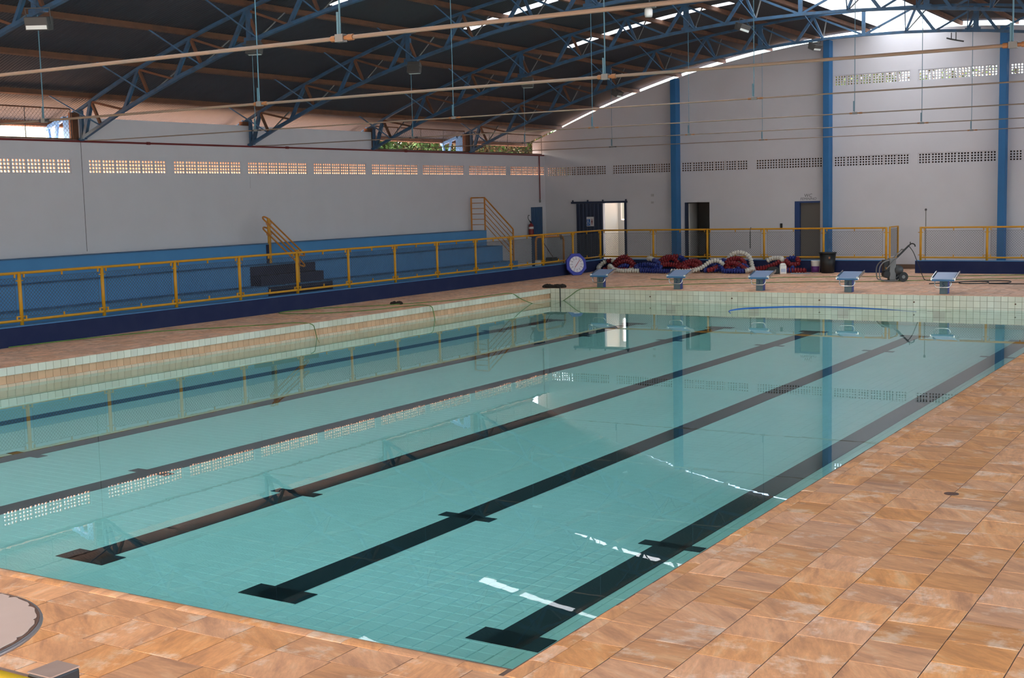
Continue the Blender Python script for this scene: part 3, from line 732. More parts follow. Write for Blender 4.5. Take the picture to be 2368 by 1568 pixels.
# tie rods with hangers, one in each truss plane
def make_tie(r, k):
    tie = thing('tie_rod', '', 'tie rod', (0, 0, 0), group='tie rods below the trusses')
    m = MB(); m.path([(XL+.25,0,3.98)]+[(-5+2.5*i,0,3.965) for i in range(10)]+[(19.8,0,3.98)], r, 8); m.build('pipe', BEIGE, tie)
    for hx in (-0.62, 4.2, 9.97, 14.82):
        m = MB(); m.tube((hx,0,3.99),(hx,0,zb(hx)), .009*k, 6); m.bar((hx-.02,0,4.0),(hx-.02,0,4.20),.022*k,.022*k); m.build('hanger', RODB, tie)
        m = MB(); m.lathe([(r*1.5,-.10),(r*1.5,-.05),(r*1.1,-.05),(r*1.1,.09),(r*1.5,.09),(r*1.5,.15)], (hx,0,3.965), 8, 'x'); m.build('coupling', ORANGEP if hx > 3 else DGREY, tie)
        m = MB(); m.box(hx-.04,hx+.05,-r*1.7,r*1.7,3.965-r*1.8,3.965+r*1.8); m.build('clamp', GREYM, tie)
    return tie
thin = make_tie(.0115, .8); thick = make_tie(.0195, 1.0)
ties = []
for i, y in enumerate(TRUSS_Y):
    src = thin if i < 4 else thick
    c = src if i in (0, 4) else copytree(src)
    c.location = (0, y, 0); ties.append(c)
for o, l in zip(ties, ['thin tie rod nearest the far gable wall', 'thin tie rod, second from the far gable wall', 'tie rod, third from the far gable wall', 'tie rod, fourth from the far wall, starting at the edge of the screened bay',
                       'beige tie rod, second nearest to the camera', 'thick beige tie rod nearest the camera, crossing the top of the picture']): o['label'] = l
# sag rods under the roof along the hall
# floodlights
fl = thing('floodlight', '', 'floodlight', (-0.40, TRUSS_Y[4]-.15, 5.42), 0.6, 'floodlights under the trusses')
m = MB(); m.prism([(-.13,.0),(-.17,.22),(.17,.22),(.13,.0)], 'x', -.19, .19); m.build('housing', LAMPB, fl, bevel=.015)
m = MB(); m.box(-.17,.17,-.145,-.12,.02,.2); m.build('lens', LAMPG, fl)
m = MB(); m.path([(-.2,0,.1),(-.2,0,.36),(.2,0,.36),(.2,0,.1)], .01, 6); m.build('bracket', DGREY, fl)
fl.rotation_euler = (0.15, 0, .55)
fls = [(fl, 'large grey floodlight near the upper left corner')]
for y, x, l, rot, z in [(TRUSS_Y[3], -.40, 'floodlight under the fourth truss from the far wall', (1.25,0,.3), 5.50), (TRUSS_Y[2], -.40, 'floodlight under the third truss from the far wall', (1.25,0,.3), 5.50), (TRUSS_Y[1], -.40, 'floodlight under the second truss, left of centre above the vents corner', (1.25,0,.3), 5.48),
                     (TRUSS_Y[0], -.40, 'floodlight under the truss nearest the far wall, left of the first blue column', (.5,0,1.5), 5.45), (TRUSS_Y[1], 5.65, 'floodlight under the second truss from the far wall near the ridge', (.3,.2,1.1), 6.36), (TRUSS_Y[0], 5.75, 'floodlight under the nearest-to-wall truss beside the middle blue column', (.4,0,1.2), 6.34)]:
    c = copytree(fl); c.location = (x, y-.12, z+.03); c.rotation_euler = rot; c.scale = (.8,.8,.8); fls.append((c, l))
for o, l in fls: o['label'] = l
bl = thing('bell_lamp', 'white bell lamp hanging below the roof between the skylight strips', 'lamp', (5.6, TRUSS_Y[2]-.05, 6.2))
m = MB(); m.lathe([(.075,.0),(.085,.05),(.085,.15),(.06,.19)], (0,0,0), 14); m.build('globe', WHITEP, bl, smooth=True)
m = MB(); m.lathe([(.17,.19),(.15,.22),(.06,.27),(.02,.30)], (0,0,0), 14); m.build('shade', GREYM, bl)
m = MB(); m.tube((0,.05,.29),(0,.05,.42),.01); m.build('stem', DGREY, bl)
hb = thing('hanging_bracket', 'dark trapeze shaped bracket hanging under the truss before the upper vents', 'bracket', (9.48, TRUSS_Y[0]-.02, 6.34))
m = MB(); m.path([(-.17,0,.06),(-.05,0,.02),(.1,0,-.02),(.27,0,-.06)], .022, 6); m.build('arm', DGREY, hb)
m = MB(); m.tube((-.05,0,.02),(-.05,0,.19),.013); m.tube((.07,0,0),(.07,0,.19),.013); m.build('hanger', DGREY, hb)

# ---------------------------------------------------------------- chain link
def link_mesh(W, H, p=0.072, r=0.0024, name='wire_mesh'):
    """diamond wire netting in the local xz plane, 0..W by 0..H"""
    m = MB(); k = p
    n = int((W+H)/k)+1
    for i in range(-int(H/k)-1, int(W/k)+2):
        for sg_ in (1, -1):
            # line x = i*k + sg*z  (shifted so both families cover the panel)
            if sg_ == 1: a0, z0 = i*k, 0.0
            else: a0, z0 = i*k+H, 0.0
            pts = []
            t0, t1 = 0.0, H
            if sg_ == 1: lo, hi = max(0, -a0), min(H, W-a0)
            else: lo, hi = max(0, a0-W), min(H, a0)
            if hi-lo < .01: continue
            m.bar((a0+sg_*lo, 0.001*sg_, lo), (a0+sg_*hi, 0.001*sg_, hi), r*2, r*2, (0,1,0))
    for z in (0, H): m.bar((0,0,z),(W,0,z),r*2.2,r*2.2)
    for x in (0, W): m.bar((x,0,0),(x,0,H),r*2.2,r*2.2)
    return m.mesh(name, WIRE)
FZ0, FZ1 = 0.37, 1.35
pan_w = 1.925-0.20; pan_h = 0.72
LINKM = link_mesh(pan_w, pan_h)
def fence(name, label, P0, P1, n, top=True, end_posts=(True, True)):
    """yellow tube fence from P0 to P1 with n bays"""
    P0 = Vector(P0); P1 = Vector(P1); L = (P1-P0).length; az = math.atan2(P1.y-P0.y, P1.x-P0.x); st = L/n
    f = thing(name, label, 'fence', (P0.x, P0.y, 0), az)
    pm = MB(); pm.path([(0,0,FZ0),(0,0,FZ1)], .035, 10)
    for z in (FZ0+.16, FZ1-.16): pm.box(-.075,.075,-.012,.012,z-.01,z+.01)
    pmesh = pm.mesh('post', YEL); pmesh.polygons.foreach_set('use_smooth', [True]*len(pmesh.polygons))
    for i in range(n+1):
        if (i == 0 and not end_posts[0]) or (i == n and not end_posts[1]): continue
        place('post', pmesh, f, (st*i, 0, 0))
    for nm, z, sgn in (('top_rail', FZ1-.02, -1), ('bottom_rail', FZ0+.085, 1)):
        m = MB(); m.path([(0,0,z),(L,0,z)], .026, 8)
        for i in range(n):
            for u in (.10, st*.5, st-.10): m.box(st*i+u-.012, st*i+u+.012, -.014, .014, min(z, z+sgn*.085), max(z, z+sgn*.085))
        m.build(nm, YEL, f)
    for i in range(n):
        o = place('wire_mesh', LINKM, f, (st*i+.10, 0, FZ0+.15)); o.scale = ((st-.2)/pan_w, 1, 1)
    return f
YFE = 33.08
fence('fence', 'yellow tube and wire mesh fence on the navy curb before the blue bleachers', (-2.6, 32.98-1.925*14), (-2.6, 32.98), 14)
fence('fence', 'yellow tube and wire mesh fence behind the pile of lane ropes', (-2.6, YFE), (6.93, YFE), 5, end_posts=(False, True))
fence('fence', 'yellow tube and wire mesh fence right of the gate gap', (7.94, YFE), (7.94+1.87*6, YFE), 6)
gt = thing('gate', 'open yellow gate leaf folded back beside the gap in the far fence', 'gate', (7.02, YFE+.06, 0), PI/2)
m = MB(); m.path([(0,0,.42),(0,0,1.35),(.9,0,1.35),(.9,0,.42)], .028, 8, closed=True); m.build('frame', YEL, gt)
o = place('wire_mesh', link_mesh(.8, .82, .072, .0018), gt, (.05,0,.48))
# near fence end in the lower left corner
nf = thing('fence', 'yellow rail end at the lower left picture corner', 'fence', (14.86, -3.66, 0), PI)
m = MB(); m.path([(-.06,0,1.305),(9,0,1.305)], .03, 12); m.build('top_rail', mat('glossy_yellow_rail', (0.60, 0.33, 0.02), 0.22, spec=0.7), nf, smooth=True)
m = MB(); m.path([(1.0,0,0),(1.0,0,1.3)], .03, 10); m.path([(5,0,0),(5,0,1.3)], .03, 10); m.build('post', YEL, nf)
pst = thing('square_post', 'dark square metal post with worn pinkish top at the lower left corner', 'post', (14.855, -3.562, 0))
m = MB(); m.box(-.043,.043,-.046,.046,0,1.32); m.build('shaft', BLACK, pst, bevel=.006)
m = MB(); m.box(-.043,.043,-.046,.046,1.32,1.324); m.build('cap', POSTT, pst)
m = MB(); m.box(-1.2,-.043,-.046,-.036,1.27,1.312); m.build('side_arm', POSTT, pst)

# ---------------------------------------------------------------- low curb walls
def curb(name, x0, x1, y0, y1, label):
    c = sroot(name, label)
    m = MB(); m.box(x0, x1, y0, y1, 0, FZ0-.012); m.build('body', NAVY, c)
    m = MB(); m.box(x0-.003, x1+.003, y0-.003, y1+.003, FZ0-.012, FZ0); m.build('cap', LBLUE, c)
curb('curb_left', -2.75, -2.45, YB, 33.23, 'navy curb under the left fence')
curb('curb_far_left', -2.45, 6.95, 32.93, 33.23, 'navy curb behind the lane ropes')
curb('curb_far_right', 7.82, XR, 32.93, 33.23, 'navy curb right of the gate gap')

# ---------------------------------------------------------------- bleachers
bt = sroot('bleacher', 'light blue concrete bleacher along the left wall'); bt['kind'] = 'thing'; tag(bt, 'light blue three-step concrete bleacher along the left wall', 'bleacher')
YE = 30.05
for x0, z0, z1, nm in ((-5.25, 0, 1.46, 'upper_step'), (-4.65, 0, .96, 'middle_step'), (-4.08, 0, .47, 'lower_step')):
    xb = {-5.25: XL, -4.65: -5.25, -4.08: -4.65}[x0]
    m = MB(); m.box(xb, x0, YB+.01, YE, z0, z1-.012); m.build(nm, LBLUE, bt)
    m = MB(); m.box(xb, x0+.012, YB+.01, YE+.006, z1-.012, z1); m.build('tread', LBLUE2, bt)
stp = thing('stair_block', 'dark navy stair steps set into the blue bleacher', 'steps', (-4.65, 18.2, 0))
m = MB(); m.box(0,.012,0,2.47,.47,.945); m.build('riser_panel', NAVYD, stp)
m = MB(); m.box(.012,.30,.05,2.45,.472,.72); m.build('half_step', NAVYD, stp)
m = MB(); m.box(.57,.585,0,2.46,.0,.455); m.build('riser_panel', NAVYD, stp)
m = MB(); m.box(.585,.87,.0,2.46,0,.24); m.build('half_step', NAVYD, stp)
m = MB(); m.box(-.60,-.585,1.28,1.42,.96,1.44); m.build('side_strip', NAVYD, stp)
# handrail on the stairs
hr = thing('stair_handrail', 'yellow double loop handrail over the navy stair steps', 'handrail', (-5.25, 19.62, 0))
m = MB(); m.tube((0,0,.96),(0,0,2.11),.045,10); m.tube((.93,0,.475),(.93,0,1.31),.045,10); m.build('post', YEL, hr)
for h in (2.03, 1.76):
    m = MB(); w2 = .10; sl = -.78; pts = []
    def rp(x, y): return (x, y, h+sl*x)
    for i in range(9):
        a = PI/2+PI*i/8; pts.append(rp(-.06+w2*math.cos(a), w2*math.sin(a)))
    for i in range(9):
        a = -PI/2+PI*i/8; pts.append(rp(1.02+w2*math.cos(a), w2*math.sin(a)))
    m.path(pts, .022, 8, closed=True)
    for x in (0, .93):
        m.path([rp(x,-w2),(x,-w2*.9,h+sl*x-.07),(x,0,h+sl*x-.10),(x,w2*.9,h+sl*x-.07),rp(x,w2)], .009, 6)
    m.build('rail_loop', ORG, hr)
# end railing
er = thing('end_railing', 'orange guard railing at the far end of the bleacher', 'railing', (0, 29.93, 0))
XA, XB2, XC2 = -5.74, -5.22, -4.16
for x, z0, z1 in ((XA,1.46,2.52),(XB2,1.46,2.52),(XC2,.47,1.49)):
    m = MB(); m.tube((x,0,z0),(x,0,z1),.028,8); m.build('post', ORG, er)
for k in range(6):
    r = .024 if k == 0 else .013
    m = MB(); m.path([(XA,0,2.52-.175*k),(XB2,0,2.52-.175*k),(XC2,0,1.49-.175*k)], r, 6); m.build('rail', ORG, er)

# eave screens in the open bays of the left wall
def screen(label, y0, y1):
    t = thing('wire_screen', label, 'screen', (XL-.06, y0, 4.02), PI/2)
    L = y1-y0; n = max(1, round(L/1.3))
    m = MB()
    for z in (0, .66): m.bar((0,0,z),(L,0,z),.025,.03)
    m.build('frame', RUST, t)
    m = MB()
    for i in range(n+1): m.tube((L*i/n,0,-.02),(L*i/n,0,.68),.010,5)
    m.build('upright', DGREY, t)
    for i in range(n):
        o = place('wire_mesh', LINKS, t, (L*i/n,0,.01)); o.scale = (L/n/1.3,1,.64/.66)
LINKS = link_mesh(1.3, .66, .10, .0019)
screen('wire mesh screen in the open eave bay at the left picture edge', 9.2, 14.05)
screen('wire mesh screen in the eave bay with green foliage behind', 25.0, 29.9)
screen('wire mesh screen in the eave bay next to the far left corner', 30.25, 34.9)

# ---------------------------------------------------------------- starting blocks
sb = thing('starting_block', '', 'starting block', (0,0,0), 0, 'starting blocks at the far pool end')
m = MB(); m.prism([(-.04,0),(.10,0),(.14,.34),(-.02,.30)], 'x', -.09, .09); m.build('pedestal', PEDES, sb, bevel=.006)
m = MB(); m.box(.09,.105,-.01,.11,.01,.3); m.build('side_panel', mat('panel_blue', (.03,.05,.20), .4), sb)
pl = MB(); pl.prism([(-.10,.30),(.40,.43),(.40,.475),(-.10,.345)], 'x', -.26, .26); plo = pl.build('platform', PLATB, sb, bevel=.008)
m = MB(); m.prism([(-.095,.347),(.395,.475),(.395,.487),(-.095,.359)], 'x', -.235, .235); m.build('top_pad', PLATT, plo)
for sx in (-1, 1):
    m = MB(); m.prism([(-.09,.325),(.42,.455),(.44,.515),(.36,.505),(-.09,.372)], 'x', sx*.262, sx*.278); m.build('side_wing', STEEL, sb)
    m = MB(); m.box(min(sx*.225,sx*.265), max(sx*.225,sx*.265), -.108, -.06, .345, .385); m.build('corner_cap', WHITEP, sb)
m = MB(); m.path([(-.185,-.08,.31),(-.185,-.11,.22),(-.16,-.115,.175),(-.12,-.12,.16),(.12,-.12,.16),(.16,-.115,.175),(.185,-.11,.22),(.185,-.08,.31)], .012, 8); m.build('grip_bar', STEEL, sb, smooth=True)
blocks = []
for k in range(5):
    b = sb if k == 0 else copytree(sb)
    b.location = (lane_x[k], PL+.42, 0); blocks.append(b)
lab = ['pale blue starting block leftmost, near the pool corner', 'pale blue starting block, second from the left pool corner', 'pale blue starting block before the black box and white jug',
       'pale blue starting block with number 4 left of the pressure washer', 'pale blue starting block with number 5 right of the pressure washer']
for k, b in enumerate(blocks):
    b['label'] = lab[k]
    text('numeral', str(k+1), .15, NUMB, b, (0.0, -.045, .215), (math.radians(84),0,0), .002)

# ---------------------------------------------------------------- pace clock
ck = thing('pace_clock', 'round white pace clock in a blue octagonal frame leaning on the curb', 'clock', (-2.08, 30.35, 0.0), .5475+.42)
tilt = Matrix.Rotation(math.radians(-9), 4, 'X')
def tl(mb):
    mb.v = [tuple(tilt @ Vector(v)) for v in mb.v]; return mb
oc = [(.345*math.cos(PI/8+PI/4*i)/math.cos(PI/8), .345+.345*math.sin(PI/8+PI/4*i)/math.cos(PI/8)) for i in range(8)]
m = MB(); m.prism([(a, b) for a, b in oc], 'y', -.03, .05); tl(m).build('frame', CLOCKB, ck, bevel=.01)
m = MB(); m.lathe([(.252,-.034),(.252,-.036)], (0,0,.345), 32, 'y'); tl(m).build('face', mat('clock_face', (.62,.58,.64), .4), ck)
m = MB()
for i in range(12):
    a = PI/6*i; r0, r1 = (.205, .245)
    m.bar((r0*math.sin(a),-.038,.345+r0*math.cos(a)),(r1*math.sin(a),-.038,.345+r1*math.cos(a)),.010,.004,(0,1,0))
tl(m).build('minute_marks', BLACK, ck)
for i in range(12):
    a = PI/6*i; r = .168; v = tilt @ Vector((r*math.sin(a),-.038,.345+r*math.cos(a)))
    text('numeral', str(5*i or 60), .05, SIGNR if i % 2 == 0 else NUMB, ck, v, (PI/2-math.radians(9),0,0), .001)
m = MB(); a = math.radians(42); m.bar((-.11*math.sin(a),-.044,.345-.14*math.cos(a)),(.22*math.sin(a),-.044,.345+.22*math.cos(a)),.014,.004,(0,1,0)); tl(m).build('hand', mat('hand_red', (.35,.02,.03), .4), ck)

# ---------------------------------------------------------------- lane ropes
def bead_path(pts):
    P = [Vector(p) for p in pts]; out = []; 
    # resample every 25 mm
    d = 0.028; acc = 0; cur = P[0]; out = [cur]
    for a, b in zip(P, P[1:]):
        L = (b-a).length; t = d-acc
        while t < L: out.append(a+(b-a)*t/L); t += d
        acc = L-(t-d)
    return out
def catmull(pts, n=8):
    P = [Vector(p) for p in pts]; P = [P[0]*2-P[1]]+P+[P[-1]*2-P[-2]]; out = []
    for i in range(1, len(P)-2):
        for k in range(n):
            t = k/n; a, b, c, d = P[i-1], P[i], P[i+1], P[i+2]
            out.append(.5*((2*b)+(c-a)*t+(2*a-5*b+4*c-d)*t*t+(3*b-a-3*c+d)*t**3))
    out.append(P[-2]); return out
CMAP = {'r': REDF, 'w': WHITEF, 'b': BLUEF}
def lane_rope(label, ctrl, seq, R=.07):
    pts = bead_path(catmull(ctrl)); n = len(pts)
    c = Vector((sum(p.x for p in pts)/n, sum(p.y for p in pts)/n, 0))
    t = thing('lane_rope', label, 'lane rope', c, 0, 'lane ropes piled along the far curb')
    tot = sum(k for _, k in seq); pos = 0
    for col, k in seq:
        a = int(n*pos/tot); pos += k; b = int(n*pos/tot)
        seg = pts[a:b]
        if len(seg) < 4: continue
        rr = [(R if i % 3 else R*.60) for i in range(len(seg))]
        m = MB(); m.path([p-c for p in seg], rr, 8); m.build('float_section', CMAP[col], t)
    m = MB(); m.path([p-c for p in pts[::6]], .006, 5); m.build('cable', DGREY, t)
yb = 32.55
def arch(x0, x1, h, y, n=7, y2=None):
    return [(x0+(x1-x0)*i/n, y+((y2 if y2 is not None else y)-y)*i/n, .075+h*math.sin(PI*i/n)) for i in range(n+1)]
lane_rope('lane rope with a big red arch and white left end, leftmost beside the clock',
   [(-2.30,32.25,.08),(-2.38,32.45,.16),(-2.25,32.62,.30),(-2.0,32.66,.34),(-1.85,32.6,.24),(-2.0,32.4,.10),(-2.05,32.5,.16)]+arch(-1.98,-1.0,.40,32.5)+[(-.85,32.2,.08),(-1.3,32.05,.08),(-1.7,32.0,.10),(-2.0,31.95,.08)],
   [('w',1.0),('r',.3),('w',1.0),('r',3.4),('w',.5),('r',1.5)], .078)
lane_rope('red lane rope looping low just right of the big red arch',
   [(-1.75,32.25,.12),(-1.6,32.35,.28),(-1.35,32.35,.34),(-1.1,32.3,.26),(-1.0,32.2,.10),(-1.25,32.1,.22),(-1.5,32.15,.12)], [('r',3),('b',1)], .075)
lane_rope('white and blue lane rope lying straight along the front of the pile',
   [(-1.75,31.95,.14),(-1.62,31.75,.22),(-1.45,31.65,.12),(-1.2,31.6,.078),(-.8,31.6,.078),(-.3,31.62,.078),(.1,31.6,.078),(.45,31.55,.078),(.8,31.6,.078),(1.15,31.75,.08),(1.45,31.95,.16),(1.7,32.1,.34),(1.95,32.15,.38),(2.15,32.2,.24)],
   [('w',2.6),('b',1.9),('w',3.2)], .075)
lane_rope('lane rope with a white knob end and blue bend before the red heap',
   [(-.72,32.7,.40),(-.58,32.62,.42),(-.4,32.5,.36),(-.15,32.35,.26),(-.05,32.15,.12),(-.4,32.0,.09),(-.75,32.0,.12),(-.85,32.15,.20),(-.5,32.2,.24),(-.1,32.1,.20)],
   [('w',.6),('b',4.2)], .08)
lane_rope('red lane rope heaped against the curb right of the white knob end',
   [(-.55,32.45,.10)]+arch(-.45,.55,.40,32.6,7,32.65)+[(.6,32.4,.18),(.2,32.3,.25),(-.2,32.35,.2),(-.1,32.55,.3),(.2,32.7,.48),(.5,32.72,.42),(.7,32.6,.2),(.85,32.4,.09)],
   [('r',6.5),('b',1.4)], .082)
lane_rope('red lane rope coil with a blue tail below the middle doorway',
   [(.55,32.2,.12),(.7,32.4,.28),(.95,32.5,.36),(1.2,32.45,.30),(1.3,32.25,.14),(1.05,32.1,.10),(.8,32.15,.18),(.9,32.3,.26),(1.15,32.3,.22),(1.4,32.15,.10),(1.8,32.2,.10),(2.1,32.3,.10),(1.95,32.45,.2),(1.7,32.4,.22)],
   [('r',5.0),('b',2.6)], .08)
lane_rope('blue lane rope piled flat right of the red coil, with a red stretch',
   [(1.35,32.3,.10),(1.5,32.35,.22),(1.75,32.35,.20),(1.9,32.15,.10),(1.6,32.0,.10),(1.75,31.95,.10),(2.0,32.3,.20),(2.3,32.25,.13),(2.6,32.1,.10),(2.9,31.98,.08),(2.6,31.9,.08)],
   [('b',2.6),('r',2.4),('b',1.4)], .08)
lane_rope('lane rope with a short white hump and blue bend left of the tall white arch',
   [(1.85+.5,32.55,.10),(2.45,32.45,.26),(2.6,32.45,.30),(2.4,32.3,.14),(2.45,32.15,.10),(2.7,32.2,.12),(2.85,32.3,.16),(2.75,32.15,.24),(2.6,32.0,.09),(2.3,31.95,.08)], [('w',2.0),('w',.6),('b',2.2)], .078)
lane_rope('lane rope with a tall white arch, highest of the pile',
   [(2.15,32.1,.08),(2.0,32.2,.24),(2.05,32.35,.38)]+[(2.12+.40*(1-math.cos(PI*i/8)), 32.5, .30+.32*math.sin(PI*i/8)) for i in range(9)]+[(3.0,32.4,.12),(3.1,32.1,.14),(2.95,31.9,.09),(2.6,31.85,.08),(2.2,31.85,.08)],
   [('b',1.0),('w',3.0),('w',.7),('b',1.3)], .078)
lane_rope('red lane rope coiled inside the tall white arch',
   [(2.15,32.3,.12),(2.2,32.35,.36),(2.4,32.4,.44),(2.65,32.38,.40),(2.78,32.28,.22),(2.5,32.2,.14),(2.25,32.15,.18),(2.35,32.2,.30),(2.6,32.15,.28),(2.85,32.05,.16),(3.0,31.95,.10)], [('r',5.0)], .082)
lane_rope('red lane rope slanting up to a white end right of the tall white arch',
   [(2.95,32.45,.10),(3.2,32.5,.13),(3.45,32.52,.18),(3.7,32.55,.28),(3.9,32.58,.40),(3.75,32.66,.44),(3.5,32.7,.42),(3.35,32.7,.34)], [('r',3.2),('w',2.2)], .075)
lane_rope('lane rope with red coils and a blue diagonal at the right end of the pile',
   [(4.0,32.6,.12),(3.95,32.62,.30),(4.1,32.66,.44),(4.35,32.64,.42),(4.38,32.6,.28),(4.15,32.58,.26),(4.05,32.5,.36),(4.2,32.45,.22),(4.3,32.4,.10),(4.05,32.35,.10),(4.35,32.4,.09),(4.7,32.5,.08)],
   [('r',.9),('b',.9),('r',2.4),('b',1.2),('r',1.8)], .078)

# small things along the far curb
bn = thing('trash_bin', 'black tapered plastic trash bin before the right end of the rope pile', 'trash bin', (5.30, 32.62, 0))
m = MB(); m.lathe([(.19,0),(.245,.60),(.225,.60),(.17,.03)], (0,0,0), 20); m.build('body', BLACK, bn, smooth=True)
m = MB(); m.lathe([(.245,.585),(.268,.59),(.268,.625),(.238,.625)], (0,0,0), 20); m.build('rim', BLACK, bn, smooth=True)
m = MB(); m.box(.10,.15,-.235,-.222,.44,.50); m.build('sticker', mat('sticker_rust', (.3,.15,.08), .6), bn)
bk = thing('bucket', 'white bucket with a purple label left of the trash bin', 'bucket', (4.90, 32.72, 0))
m = MB(); m.lathe([(.125,0),(.145,.35),(.15,.36),(.14,.37)], (0,0,0), 18); m.build('body', WHITEP, bk, smooth=True)
m = MB(); m.lathe([(.131,.02),(.140,.20)], (-.006,-.006,0), 18); m.build('label_band', PURPLE, bk, smooth=True)
jg = thing('jug', 'white plastic jug with a dark red cap beside the black box', 'jug', (4.12, 31.98, 0), .55)
m = MB(); m.box(-.10,.10,-.07,.07,0,.26); m.prism([(-.10,.26),(.10,.26),(.06,.33),(-.06,.33)], 'y', -.05, .05); m.build('body', WHITEP, jg, bevel=.02)
m = MB(); m.lathe([(.032,.33),(.032,.37)], (-.03,0,0), 10); m.build('cap', EXTR, jg)
m = MB(); m.box(-.07,.07,-.073,-.07,.06,.16); m.build('label_panel', mat('pale_blue_label', (.42,.48,.62), .5), jg)
bx = thing('pump_box', 'black rounded box lying left of the white jug', 'box', (3.82, 31.88, 0), .55)
m = MB(); m.prism([(-.20,0),(.19,0),(.19,.17),(.10,.23),(-.12,.20),(-.20,.10)], 'y', -.13, .13); m.build('body', BLACK, bx, bevel=.03)
m = MB(); m.lathe([(.03,0),(.035,.03)], (-.08,-.16,.08), 10, 'y'); m.build('nozzle', GREYM, bx)
ty = thing('flat_tray', 'flat pale blue tray on the deck right of the white jug', 'tray', (4.62, 32.12, 0), .3)
m = MB(); m.box(-.28,.28,-.12,.12,0.002,.02); m.build('plate', mat('tray_blue', (.30,.36,.42), .4), ty, bevel=.006)

# ---------------------------------------------------------------- pressure washer
pw = thing('pressure_washer', 'dark wheeled pressure washer with raised handle on the far deck', 'pressure washer', (8.12, 29.3, 0), .5475); pw.scale = (.92, .92, .95)
for sy in (-.16, .16):
    m = MB(); m.path(catmull([(-.36,sy,.06),(-.40,sy,.16),(-.40,sy,.40),(-.30,sy,.55),(-.12,sy,.62)], 5)+[], .017, 7); m.build('front_hoop', GREYM, pw, smooth=True)
    m = MB(); m.path([(-.20,sy,.38),(.30,sy,.86),(.33,sy,.90)], .017, 7); m.path([(-.36,sy,.06),(-.2,sy,.03),(.12,sy,.04),(.34,sy,.26)], .016, 7); m.build('frame_tube', GREYM, pw)
m = MB(); m.tube((.33,-.16,.90),(.33,.16,.90),.017); m.build('handle_bar', GREYM, pw)
m = MB(); m.box(-.10,.09,-.13,.13,.05,.66); m.build('panel', GREYM, pw, bevel=.02)
m = MB(); m.box(-.27,-.10,-.12,.12,.30,.62); m.lathe([(.11,-.13),(.11,.13)], (-.17,0,.22), 14, 'y'); m.build('engine', BLACK, pw, bevel=.02)
m = MB(); m.lathe([(.13,-.13),(.14,0),(.13,.13)], (.17,0,.33), 14, 'y'); m.build('motor', DGREY, pw, smooth=True)
m = MB(); m.box(-.215,-.19,-.125,-.10,.36,.42); m.build('fuel_tap', YEL, pw)
for sy in (-.19, .19):
    w_ = MB(); w_.lathe([(.05,-.03),(.135,-.03),(.14,0),(.135,.03),(.05,.03)], (.28,sy,.14), 20, 'y'); wo = w_.build('wheel', BLACK, pw, smooth=False)
    m = MB(); m.lathe([(.05,-.034),(.05,.034)], (.28,sy,.14), 12, 'y'); m.build('hub', GREYM, wo)
m = MB(); m.bar((.10,-.18,.70),(.44,-.18,1.02),.035,.045); m.path(catmull([(.44,-.18,1.02),(.52,-.18,1.07),(.60,-.18,1.04),(.62,-.18,.98)], 4), .018, 6); m.tube((.47,-.18,1.03),(.48,-.18,1.12),.014); m.build('spray_gun', BLACK, pw)
m = MB(); m.path(catmull([(.44,-.18,1.0),(.56,-.18,.84),(.66,-.17,.62),(.78,-.1,.38),(.9,0,.14),(1.0,0,.015),(1.3,-.1,.012)], 6), .011, 6); m.build('hose', BLACK, pw)

# ---------------------------------------------------------------- hoses and small litter
def hose(name, label, pts, r, m_, cat='hose'):
    m = MB(); P = catmull(pts, 6); c = P[0].copy(); c.z = 0
    m.path([p-c for p in P], r, 6); o = m.build(name, m_, None, smooth=True); o.location = c
    tag(o, label, cat)
hose('garden_hose', 'green hose on the left deck dropping into the water nearest the left edge',
     [(-2.42,9.42,.014),(-2.36,10.29,.014),(-2.2,11.31,.014),(-1.81,12.6,.014),(-1.19,13.42,.014),(-.62,14.32,.014),(-.25,14.75,.02),(.03,14.93,-.02),(.06,15.0,-.16),(.07,15.03,-.30),(.12,15.05,-.42)], .010, GREEN)
hose('garden_hose', 'green hose bent back on itself along the left deck, both ends in the water',
     [(.16,24.3,-.40),(.08,23.9,-.33),(.05,23.35,-.16),(-.02,22.95,.015),(-.2,22.3,.014),(-.36,20.62,.014),(-1.14,19.0,.014),(-2.0,18.02,.014),(-2.38,17.1,.014),(-2.3,16.56,.014),(-1.9,16.45,.014),(-1.13,16.9,.014),(-.66,17.71,.014),(-.40,18.9,.014),(-.22,19.2,.018),(0.03,19.25,-.01),(.06,19.3,-.14),(.07,19.33,-.29),(.12,19.3,-.42)], .010, GREEN)
hose('garden_hose', 'green hose lying behind the starting blocks and hanging into the pool corner',
     [(.16,24.85,-.42),(.38,24.92,-.35),(.62,24.95,-.2),(.88,24.97,-.03),(1.1,25.1,.014),(1.68,25.6,.014),(2.4,26.17,.014),(3.23,27.1,.014),(4.91,28.03,.014),(6.29,28.7,.014),(7.37,28.95,.014),(9.02,29.9,.014),(10.47,30.6,.014),(11.6,31.3,.014)], .010, GREEN)
hose('garden_hose', 'green hose on the far deck close before the rope pile',
     [(1.14,28.97,.014),(1.76,28.75,.014),(2.51,28.9,.014),(4.14,29.9,.014),(5.72,30.6,.014),(6.86,31.05,.014),(8.72,31.4,.014),(10.19,32.1,.014),(11.4,32.5,.014)], .010, GREEN)
hose('black_hose', 'loose black hose coil on the far deck right of the pressure washer',
     [(9.3,28.5,.012),(9.7,29.0,.012),(10.0,29.5,.012),(10.5,29.6,.012),(10.6,29.0,.012),(10.1,28.75,.012),(9.95,29.1,.03),(10.4,29.8,.014),(11.0,29.9,.012),(11.1,29.2,.012),(10.7,28.9,.012),(11.5,28.9,.012),(12.3,29.2,.012)], .014, BLACK)
